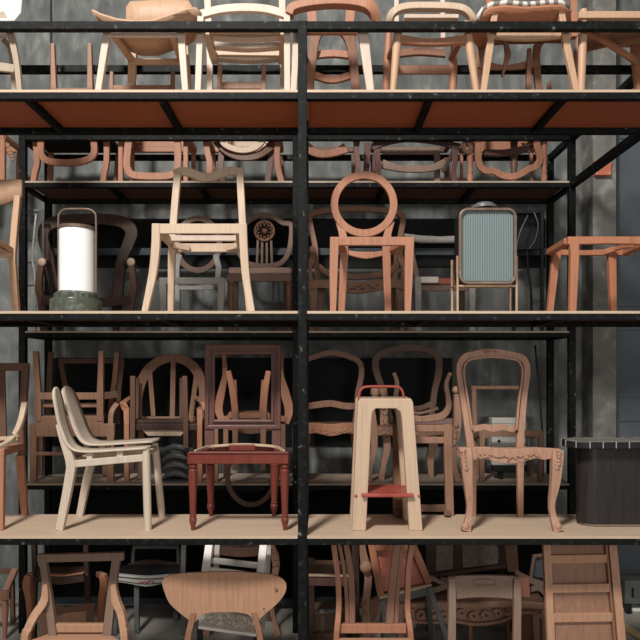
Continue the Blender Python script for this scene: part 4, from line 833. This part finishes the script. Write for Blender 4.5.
t = T('cable', 'black cable hanging beside the rear post at right of the lower back shelf', 'cable', 541, 6.3, 3)
t.bar('cord', [(535, 345, 6.3), (538, 375, 6.3), (541, 410, 6.3), (543, 450, 6.3), (543, 'F', 6.3)], 2.2, 'black', .02, 4, rnd=8)

# ================================================================== ON THE FLOOR UNDER THE LOWER SHELF
t = T('arm_chair', 'wooden chair frame with flat top rail and splayed curved sides, front of floor at left', 'chair', 80, 4.4, 0)
t.bar('top_rail', [(38, 558, 4.3), (124, 556, 4.3)], 8, 'drift', .035)
t.bar('back_post', [(43, 557, 4.3), (47, 585, 4.28), (51, 612, 4.26), (54, 640, 4.24), (56, 660, 4.24)], [7, 7, 7.5, 8, 8], 'drift', .04, 4)
t.bar('back_post', [(117, 556, 4.3), (113, 585, 4.28), (110, 612, 4.26), (107, 640, 4.24), (105, 660, 4.24)], [8, 8, 8.5, 9, 9], 'drift', .04, 4)
t.bar('side_arm', [(46, 584, 4.26), (45, 600, 4.24), (36, 614, 4.2), (29, 628, 4.16), (25, 645, 4.14), (23, 'F', 4.14)], [5, 8, 8, 7.5, 7, 6], 'tanply', .045, 4)
t.bar('side_arm', [(114, 584, 4.26), (116, 600, 4.24), (121, 612, 4.2), (124, 628, 4.16), (125, 645, 4.14), (126, 'F', 4.14)], [5, 8, 7, 7, 7, 6], 'tanply', .045, 4)
t.bar('back_rail', [(54, 627.5, 4.26), (107, 627.5, 4.26)], 8.5, 'tanply', .03)
t.slab('seat', [(30, 4.16), (120, 4.16), (106, 4.3), (55, 4.3)], 640, 4.16, .04, 'tanply')
t.legs([[(57, 650, 4.3), (56, 'F', 4.45)], [(104, 650, 4.3), (106, 'F', 4.45)]], 7, 'drift', .04)

t = T('wooden_chair', 'chair seat frame with turned front leg, cut off at left edge on the floor', 'chair', -4, 5.9, 0)
t.bar('seat_rail', [(-30, 595, 5.75), (10, 595, 5.75)], 9, 'walnut', .04); t.bar('seat_rail', [(-26, 571, 6.15), (12, 571, 6.15)], 4, 'umber', .04)
t.bar('side_rail', [(6, 591, 5.77), (15, 570, 6.15)], 6, 'carve', .04); t.bar('side_rail', [(-28, 591, 5.77), (-24, 570, 6.15)], 6, 'carve', .04)
for a in (5, -27): t.turned('turned_leg', a, 5.77, [(598, 3.6), (600, 2.4), (601, 3.6), (604, 3), (610, 3.4), (625, 2.4), ('F', 1.8)], 'rose')
t.legs([[(12, 572, 6.15), (13, 'F', 6.15)], [(-24, 572, 6.15), (-25, 'F', 6.15)]], 4, 'umber', .04)

t = T('wooden_chair', 'dark brown chair with rounded arm fronts, behind the splayed chair frame at left', 'chair', 66, 5.6, 0)
t.bar('back_post', [(34, 540, 5.5), (35.5, 575, 5.5), (34, 610, 5.5), (34, 'F', 5.6)], 4.6, 'dark', .04); t.bar('back_post', [(86, 540, 5.5), (87, 575, 5.5), (88, 605, 5.5), (88, 'F', 5.6)], 4.6, 'dark', .04)
t.bar('crest_rail', [(30, 536, 5.5), (92, 536, 5.5)], 12, 'dark', .03)
t.bar('seat_rail', [(38, 576, 5.3), (60, 579, 5.3), (84, 576, 5.3)], 10, 'dark', .04, 4); t.bar('seat_edge', [(46, 574, 5.29), (64, 575, 5.29), (84, 572.5, 5.29)], 1.6, 'rose', .04, 3)
t.slab('seat', [(36, 5.32), (88, 5.32), (86, 5.5), (38, 5.5)], 573, 5.32, .03, 'dark')
for a, q in ((29, 1), (103, -1)):
    t.bar('arm_front', [(a, 575, 5.2), (a-1.5*q, 584, 5.2), (a+1*q, 600, 5.2), (a+2*q, 625, 5.2), (a+2*q, 'F', 5.2)], [6, 7.5, 6, 5, 5], 'teak', .06, 4)
    t.bar('arm', [(a, 576, 5.2), (a+4*q, 574, 5.5)], 6, 'brown', .04)
t = T('box', 'raw wood carton-sized block lying behind the splayed chair frame', 'box', 67, 5.0, 0)
t.plate('body', [(40, 612), (58, 616), (66, 613), (86, 611), (86, 665), (40, 665)], 4.9, .18, 'carve'); t.bar('foot', [(44, 'F', 5.0), (44, 660, 5.0)], 8, 'carve', .12); t.bar('foot', [(82, 'F', 5.0), (82, 660, 5.0)], 8, 'carve', .12)

t = T('painted_chair', 'weathered grey chair with painted red flower on its rail, on floor behind', 'chair', 150, 6.0, 0)
t.bar('seat_rail', [(113, 577, 5.85), (130, 579, 5.85), (147, 581, 5.85), (164, 579, 5.85), (186, 577, 5.85)], [7, 8, 10, 8, 7], 'grey', .04, 4)
t.bar('painted_stripe', [(114, 576.5, 5.828), (147, 579, 5.828), (185, 576.5, 5.828)], 1.2, 'dark', .006, 4)
t.bar('painted_stripe', [(114, 580, 5.828), (147, 584, 5.828), (185, 580, 5.828)], 1, 'dark', .006, 4)
t.carve('painted_flower', [(140, 582, 5.83), (147, 582, 5.83), (154, 582, 5.83)], 9, 1.6, 'redmetal', jit=1, label='red painted flower')
t.slab('seat', [(116, 5.88), (184, 5.88), (178, 6.2), (122, 6.2)], 575, 5.88, .02, 'blackcloth')
t.legs([[(115, 575, 5.86), (115, 'F', 5.86)], [(184, 545, 5.86), (183, 585, 5.86), (184, 'F', 5.86)], [(137, 582, 5.9), (137, 'F', 5.9)], [(176, 575, 6.2), (176, 'F', 6.2)]], 5, 'plastic', .04)
t.bar('back_frame', [(133, 572, 6.2), (134, 549, 6.22), (140, 547, 6.22), (172, 547, 6.22), (178, 549, 6.22), (178, 572, 6.2)], 3, 'plastic', .03, 3)
t.bar('back_frame', [(128, 566, 6.2), (150, 562, 6.22), (182, 566, 6.2)], 5, 'dark', .03, 3)

t = T('lounge_chair', 'plywood chair with wide kidney-shaped back, standing at front on the floor', 'chair', 224, 4.4, 0)
out = [(162.5, 586), (163, 580), (167, 576.5), (178, 573.8), (195, 572.6), (225, 571.8), (250, 572.6), (270, 574.3), (279, 577), (285, 582), (286.5, 588), (284, 595), (278, 603), (270, 610), (262, 617), (257, 622), (254.5, 622.5), (252.5, 618.5), (247.5, 614.5), (239, 612.6), (225, 612.3), (210, 612.8), (202, 615), (197.5, 619), (195.5, 622.5), (192, 622), (184, 616.5), (175, 609), (168, 601)]
t.plate('backrest', [(p.x, p.y) for p in cr_spline([Vector((a, b_, 0)) for a, b_ in out], 3, True)], 4.22, .018, 'tanply', bevel=.003, bend=lambda x: .05*(1-((x-224.5)/62)**2))
t.bar('back_post', [(194, 612, 4.27), (189.5, 630, 4.24), (186, 650, 4.22), (184, 'F', 4.5)], 6, 'walnut', .03); t.bar('back_post', [(254, 612, 4.27), (259, 630, 4.24), (262, 650, 4.22), (264, 'F', 4.5)], 6, 'walnut', .03)
t.slab('seat', [(178, 4.0), (270, 4.0), (264, 4.26), (184, 4.26)], 652, 4.22, .02, 'tanply')
t.legs([[(176, 662, 4.02), (174, 'F', 4.0)], [(272, 662, 4.02), (274, 'F', 4.0)]], 6, 'walnut', .03)
t.ball('bolt', (276, 589, 4.222), 1.8, 'brown', .4); t.ball('bolt', (264, 609, 4.226), .9, 'dark', .4)

t = T('upturned_table', 'upturned white-legged stool with mottled marble top, behind the kidney-shaped back', 'stool', 230, 5.0, 0)
t.plate('marble_top', [(199, 617), (206, 612), (232, 612), (250, 617), (256, 634), (232, 632), (198, 626)], lambda y: 4.72+(640-y)*.004, .03, 'marble', label='mottled cream marble slab')
t.plate('top_edge', [(198, 626), (256, 634), (256, 637), (198, 629)], 4.72, .06, 'offwhite')
t.bar('leg', [(210, 541, 5.05), (206, 568, 4.95), (201, 620, 4.8)], 7.5, 'offwhite', .05); t.bar('leg', [(264, 541, 5.05), (261, 568, 4.95), (256, 625, 4.8)], 7.5, 'offwhite', .05)
t.bar('leg', [(218, 541, 5.25), (214, 600, 5.1), (210, 622, 4.9)], 5, 'grey', .05); t.bar('leg', [(269, 541, 5.25), (266, 600, 5.1), (262, 628, 4.9)], 5, 'grey', .05)
t.bar('stretcher', [(210, 560, 5.04), (262, 566, 5.04)], 5, 'grey', .04); t.plate('apron', [(206, 567), (240, 571), (261, 574), (261, 600), (206, 600)], 5.0, .02, 'offwhite')
t.bar('foot', [(200, 'F', 4.82), (200, 626, 4.78)], 5, 'black', .05); t.bar('foot', [(256, 'F', 4.82), (256, 634, 4.78)], 5, 'black', .05)

t = T('carved_chair', 'brown chair with carved cabriole leg, on floor left of the middle post', 'chair', 248, 6.0, 0)
t.bar('leg', [(271, 545, 5.85), (275, 556, 5.85), (276, 568, 5.85), (272, 590, 5.85), (272, 608, 5.86), (275, 622, 5.86), (278, 'F', 5.84)], [6, 8, 7, 5, 4, 4.5, 7], 'carve', .05, 4)
t.bar('leg', [(213, 545, 5.85), (209, 556, 5.85), (208, 568, 5.85), (212, 590, 5.85), (212, 608, 5.86), (209, 622, 5.86), (206, 'F', 5.84)], [6, 8, 7, 5, 4, 4.5, 7], 'carve', .05, 4)
t.carve('knee_carving', [(273, 548, 5.82), (276, 558, 5.82), (275, 568, 5.82)], 16, 3, 'carve')
t.bar('seat_rail', [(212, 549, 5.86), (242, 552, 5.86), (272, 549, 5.86)], 9, 'umber', .04, 4); t.slab('seat', [(212, 5.88), (272, 5.88), (268, 6.2), (216, 6.2)], 545, 5.88, .03, 'dark')
t.legs([[(268, 548, 6.2), (269, 'F', 6.2)], [(216, 548, 6.2), (215, 'F', 6.2)]], 5, 'umber', .04)

t = T('wooden_chair', 'dark chair with pale-edged seat, just right of the middle post on the floor', 'chair', 330, 5.6, 0)
t.bar('seat_edge', [(306, 575, 5.3), (330, 575.5, 5.3), (354, 576, 5.3)], 2, 'pine', .03, label='pale raw seat edge'); t.bar('seat_rail', [(306, 581, 5.31), (354, 582, 5.31)], 8, 'mahdk', .03)
t.slab('seat', [(306, 5.32), (354, 5.32), (350, 5.65), (310, 5.65)], 576, 5.32, .03, 'dark'); t.bar('back_rail', [(308, 564, 5.66), (350, 565, 5.66)], 8, 'umber', .03)
t.legs([[(355, 542, 5.4), (356, 606, 5.4), (356, 'F', 5.4)], [(306, 575, 5.32), (306, 'F', 5.32)], [(311, 558, 5.66), (311, 'F', 5.66)], [(349, 558, 5.66), (349, 'F', 5.66)]], 7, 'dark', .04)
t = T('box', 'rough grey timber box on the floor right of the middle post', 'box', 328, 5.9, 0)
t.plate('body', [(300, 615), (357, 611), (357, 632), (300, 634)], 5.82, .3, 'drift'); t.bar('lid', [(300, 613, 5.82), (357, 609, 5.82)], 3, 'greycloth', .05); t.bar('plinth', [(302, 633, 5.84), (355, 632, 5.84)], 6, 'umber', .2)
t.bar('skid', [(310, 'F', 5.84), (310, 633, 5.84)], 8, 'umber', .2); t.bar('skid', [(348, 'F', 5.84), (348, 632, 5.84)], 8, 'umber', .2)

t = T('slat_back_chair', 'tall walnut chair with curved vertical back slats under the lower shelf', 'chair', 372, 4.6, 0)
for pts, w_ in (([(333, 540, 4.5), (336.5, 566, 4.47), (338.5, 590, 4.44), (338.5, 612, 4.42), (336, 640, 4.4), (332, 'F', 4.55)], 5.5), ([(412.5, 540, 4.5), (408.5, 566, 4.47), (407.5, 590, 4.44), (407.5, 612, 4.42), (411, 640, 4.4), (414, 'F', 4.55)], 5.5)): t.bar('back_post', pts, w_, 'rose', .045, 4)
for pts, w_ in (([(338.5, 540, 4.5), (344, 570, 4.47), (346.7, 600, 4.45), (347, 628, 4.43)], 4), ([(345.5, 540, 4.49), (350.5, 572, 4.46), (352, 600, 4.44), (352, 628, 4.42)], 6), ([(397.5, 540, 4.49), (393.5, 572, 4.46), (391, 600, 4.44), (389, 628, 4.42)], 7.5), ([(403, 540, 4.5), (399.5, 570, 4.47), (397, 600, 4.45), (396, 628, 4.43)], 4)): t.bar('slat', pts, w_, 'walnut', .02, 4)
t.bar('crest_rail', [(330, 538, 4.52), (372, 538, 4.56), (415, 538, 4.52)], 9, 'walnut', .03, 4)
t.bar('back_rail', [(340, 628, 4.42), (406, 628, 4.42)], 9, 'rose', .03); t.slab('seat', [(334, 4.1), (416, 4.1), (410, 4.4), (338, 4.4)], 637.5, 4.4, .045, 'tanply')
t.legs([[(336, 650, 4.12), (335, 'F', 4.1)], [(414, 650, 4.12), (416, 'F', 4.1)]], 6.5, 'rose', .04)

t = T('newel_leg', 'carved raw wood scroll leg standing between the slat-back chair slats', 'leg', 368, 5.3, 0)
t.bar('shaft', [(362, 540, 5.25), (363, 552, 5.25), (365, 562, 5.25), (368, 576, 5.25), (367, 592, 5.25), (365, 608, 5.25), (367, 622, 5.25), (367, 'F', 5.25)], [5, 7, 9, 7.5, 7, 8, 10, 9], 'carve', .06, 4)
t.ball('scroll_knob', (366, 567, 5.2), 6.5, 'carve', .7)
t.carve('leaf_carving', [(366, 602, 5.2), (364, 608, 5.2), (366, 616, 5.2)], 9, 2.4, 'carve')
t.plate('side_bracket', [(370, 600), (379, 598), (383, 610), (378, 616), (372, 625), (370, 625)], 5.24, .05, 'carve')

t = T('leather_chair', 'tilted chair with russet leather panel and dark legs, behind the tall slat-back chair', 'chair', 405, 5.3, 0)
Yt = lambda y: 5.06+(600-y)*.002
t.plate('leather_panel', [(374, 549), (415, 547), (425, 583), (384, 592)], Yt, .03, 'leather', label='russet leather panel')
for a, b_ in (((371, 543), (381, 596)), ((412, 543), (429, 583)), ((371, 547), (414, 545)), ): t.bar('panel_frame', [(a[0], a[1], 5.12), (b_[0], b_[1], 5.05)], 7, 'teak', .04)
t.bar('seat_rail', [(379, 597, 5.05), (431, 584, 5.05)], 2.5, 'pine', .05); t.bar('seat_rail', [(380, 602, 5.08), (431, 589, 5.08)], 8, 'plastic', .05)
t.bar('leg', [(383, 600, 5.06), (386, 630, 5.0), (388, 'F', 4.9)], 6, 'plastic', .04, label='dark grey leg'); t.bar('leg', [(429, 587, 5.06), (445, 632, 5.0), (455, 'F', 4.95)], 5.5, 'plastic', .04, label='dark grey leg')
t.legs([[(382, 600, 5.3), (384, 'F', 5.5)], [(428, 590, 5.3), (432, 'F', 5.5)]], 5, 'plastic', .04)

t = T('carved_bench', 'long bench rail with pierced scroll carving, on floor behind the low-backed chair', 'bench', 475, 5.5, 0)
t.bar('top_rail', [(398, 605, 5.4), (440, 604, 5.4), (470, 605, 5.4), (510, 604, 5.4), (545, 606, 5.4)], [4, 5, 4, 5, 5], 'carve', .05, 3)
for i, (cx, cy, r) in enumerate([(410, 612, 4), (421, 614, 5), (433, 613, 5), (444, 616, 5), (461, 613, 5), (473, 616, 5), (485, 615, 5), (497, 613, 5), (508, 612, 4)]):
    t.bar('scroll', [(cx+r*math.cos(a)*(1-a/16), cy+r*math.sin(a)*(1-a/16), 5.4) for a in [j*math.pi/5+i*.5 for j in range(13)]][:13], 2.8, 'carve', .04)
t.plate('pierced_apron', [(398, 605), (546, 606), (546, 617), (534, 611), (520, 611), (500, 619), (475, 622), (455, 619), (436, 620), (415, 619), (398, 610)], 5.415, .02, 'carve')
t.bar('lower_edge', [(398, 612, 5.41), (415, 621, 5.41), (436, 622, 5.41), (455, 621, 5.41), (475, 624, 5.41), (500, 621, 5.41), (520, 613, 5.41), (535, 613, 5.41), (546, 620, 5.41)], 3, 'carve', .035, 4)
t.slab('seat', [(398, 5.42), (546, 5.42), (536, 5.75), (404, 5.75)], 603, 5.42, .03, 'umber')
t.legs([[(400, 606, 5.42), (400, 'F', 5.42)], [(543, 606, 5.42), (545, 'F', 5.42)], [(406, 606, 5.72), (406, 'F', 5.72)], [(534, 606, 5.72), (536, 'F', 5.72)]], 6, 'carve', .05)

t = T('low_back_chair', 'greyed walnut chair with broad plain crest board, at front on the floor', 'chair', 484, 4.4, 0)
t.plate('crest_board', [(448, 577.5), (460, 576), (485, 575.5), (508, 576), (520, 577.5), (520, 602), (514, 599.5), (500, 598), (484, 597.5), (468, 598), (456, 599.5), (448, 602)], 4.3, .03, 'drift', bend=lambda x: .03*(1-((x-484)/36)**2))
t.bar('crest_groove', rrect(474, 579.5, 495, 585.5, 2.5, 4.324), .9, 'walnut', .008, 0, True)
t.bar('back_post', [(451.5, 578, 4.31), (452, 606, 4.29), (451.5, 640, 4.26), (450, 'F', 4.5)], [7, 7.5, 7.5, 7], 'drift', .04); t.bar('back_post', [(516.5, 578, 4.31), (517, 606, 4.29), (516.5, 640, 4.26), (518, 'F', 4.5)], [7, 7.5, 7.5, 7], 'drift', .04)
t.slab('seat', [(446, 4.0), (522, 4.0), (518, 4.24), (450, 4.24)], 650, 4.24, .045, 'drift'); t.legs([[(450, 662, 4.02), (449, 'F', 4.0)], [(518, 662, 4.02), (519, 'F', 4.0)]], 7, 'drift', .04)

t = T('carved_cabinet', 'dark carved cabinet with mottled stone panels, deep under the lower shelf', 'cabinet', 468, 6.0, 0)
t.plate('body', [(426, 540), (506, 540), (508, 566), (470, 571), (426, 575)], 5.9, .4, 'darkbrown')
t.plate('stone_panel', [(436, 546), (453, 545), (453, 569), (436, 571)], 5.885, .02, 'stone', label='mottled stone panel'); t.plate('stone_panel', [(462, 545), (497, 544), (499, 553), (498, 564), (463, 568)], 5.885, .02, 'stone', label='mottled stone panel')
t.bar('lower_moulding', [(426, 576, 5.87), (505, 566, 5.87)], 3, 'dark', .05)
t.plate('pilaster', [(504, 540), (517, 540), (519, 572), (508, 572)], 5.88, .2, 'umber')
t.legs([[(430, 572, 5.95), (430, 'F', 5.95)], [(512, 570, 5.95), (512, 'F', 5.95)], [(500, 566, 6.28), (500, 'F', 6.28)], [(434, 570, 6.28), (434, 'F', 6.28)]], 7, 'dark', .06)
t = T('wooden_chair', 'broken raw chair parts with slanting pale rails, under the dark carved cabinet', 'chair', 480, 5.7, 0)
t.bar('rail', [(430, 577, 5.62), (446, 585, 5.62)], 4, 'drift', .04); t.bar('rail', [(428, 592, 5.6), (446, 586, 5.6), (470, 588, 5.6), (524, 588, 5.6)], 5, 'drift', .04)
t.bar('rail', [(440, 580, 5.66), (480, 584, 5.66), (524, 580, 5.66)], 6, 'mahdk', .03); t.bar('post', [(524, 578, 5.6), (525, 600, 5.6), (525, 'F', 5.6)], 9, 'rose', .05); t.bar('post', [(507, 590, 5.64), (508, 'F', 5.64)], 4, 'teak', .04); t.bar('post', [(470, 590, 5.64), (470, 'F', 5.64)], 4, 'teak', .04)
t.bar('post', [(432, 590, 5.64), (431, 'F', 5.64)], 5, 'rose', .05)
t = T('lounge_chair', 'small chair with dark blue-grey back and driftwood pieces, left of the panelled door', 'chair', 536, 5.8, 0)
t.plate('back_panel', [(535, 556), (549, 557), (548, 579), (533, 577)], 5.72, .04, 'slate'); t.bar('frame_bar', [(530, 590, 5.7), (531, 575, 5.7), (534, 556, 5.7), (542, 555, 5.7)], 2.6, 'drift', .03)
for pts in ([(516, 572, 5.66), (530, 580, 5.66), (544, 584, 5.66)], [(528, 590, 5.66), (538, 587, 5.66), (545, 594, 5.66)]): t.bar('rail', pts, [4, 6, 4], 'drift', .05, 4)
t.slab('seat', [(530, 5.68), (552, 5.68), (548, 5.95), (532, 5.95)], 588, 5.68, .04, 'slate'); t.legs([[(531, 590, 5.7), (531, 'F', 5.7)], [(551, 590, 5.7), (551, 'F', 5.7)]], 3, 'drift', .04)

t = T('panelled_door', 'loose wooden panelled door leaning upright at right, under the lower shelf', 'door', 582, 4.35, 0)
YD = lambda y: 4.2+(740-y)*.0009
def q(x, y): return (x, y, YD(y))
t.plate('panel', [(545, 541), (608, 541), (619, 640), (626, 722), (556, 722), (549, 640)], lambda y: YD(y)+.012, .02, 'brown', label='recessed plain panel')
t.bar('stile', [q(546, 540), q(550.5, 640), q(555, 728)], 7.5, 'tanply', .04); t.bar('stile', [q(611, 540), q(620.5, 640), q(628, 728)], 8, 'tanply', .05)
t.bar('inner_bead', [q(605, 540), q(614, 640), q(621, 724)], 2.4, 'walnut', .04)
for y, a, b_ in ((559, 549, 606), (588, 550.5, 609), (617.5, 552, 612), (648, 553, 615), (680, 555, 618), (712, 556, 620)): t.bar('rail', [q(a, y), q(b_, y-1)], 8.5, 'tanply', .035)
t.bar('foot', [(555, 'F', 4.22), (555, 722, 4.22)], 7.5, 'tanply', .04); t.bar('foot', [(628, 'F', 4.22), (628, 722, 4.22)], 8, 'tanply', .05)

t = T('machine_box', 'small dark grey box on the floor by the slate door', 'box', 640, 6.55, 0)
t.plate('case', [(625, 581), (668, 581), (668, 604), (625, 604)], 6.4, .22, 'plastic'); t.plate('slot', [(632, 588), (634, 588), (634, 598), (632, 598)], 6.39, .02, 'black'); t.bar('foot', [(627, 'F', 6.42), (627, 603, 6.42)], 5, 'black', .1); t.bar('foot', [(666, 'F', 6.42), (666, 603, 6.42)], 5, 'black', .1)
t = T('floor_line', 'pale yellow painted line slanting across the floor at right', 'floor_line', 632, 5.9, 0)  # thin strip modelling a line painted on the floor, not wood
bm = bmesh.new(); c0 = Vector((X(618, 6.1), 6.25, .012)); c1 = Vector((X(660, 5.5), 5.55, .012)); sweep(bm, [c0-t.o, c1-t.o], [.09]*2, [.022]*2); obj('strip', bm, M['yellow'], t.e, False, .003)
t = T('board', 'white strip painted as daylight coming under the slate door', 'board', 626, 6.5, 0)  # daylight from the gap under the door painted as a white strip, no board
bm = bmesh.new(); box(bm, (-.1, -.06, 0), (.14, .06, .03)); obj('strip', bm, M['offwhite'], t.e, False, .003)
t = T('junction_box', 'terracotta orange junction box on the concrete column at right', 'box', 603, 6.5, 1, z=Zp(175, 6.49))
t.plate('lid', [(595.5, 160), (611.5, 160), (611.5, 175), (595.5, 175)], 6.445, .055, 'orangebox')
for px, py in ((597, 173), (610, 173)): t.ball('screw', (px, py, 6.445), 1.1, 'pine', .4)

# ------------------------------------------------------------------ carvings, knobs and ticks belong to the part they sit on
UNDER = dict(apron_carving=('apron',), knee_carving=('leg',), foot_scroll=('leg',), crest_carving=('back_frame',), back_bead=('back_frame',),
             edge_tick=('top',), top_inlay=('top',), arm_end=('arm',), horn_tip=('arm',), knob=('case',), lid_line=('case',), slot=('case',),
             painted_flower=('seat_rail',), painted_stripe=('seat_rail',), crest_groove=('crest_board',), screw=('lid',), bolt=('side_frame', 'backrest'),
             stone_panel=('body',), lower_moulding=('body',), leaf_carving=('shaft',), scroll_knob=('shaft',), fluted_glass=('frame',), vent_cap=('housing',),
             leg_block=('seat_rail',), moulding=('seat_rail',), seat_pad=('seat_board',), inner_bead=('panel',), scroll=('pierced_apron',))
base = lambda o: o.name.split('.')[0]
def mid(o):
    c = Vector((0, 0, 0))
    for v_ in o.bound_box: c += Vector(v_)/8
    return c
for o in list(bpy.data.objects):
    if o.type == 'MESH' and o.parent and o.parent.type == 'EMPTY' and base(o) in UNDER:
        cand = [c for c in o.parent.children if base(c) in UNDER[base(o)]]
        if cand: o.parent = min(cand, key=lambda c: (mid(c)-mid(o)).length)
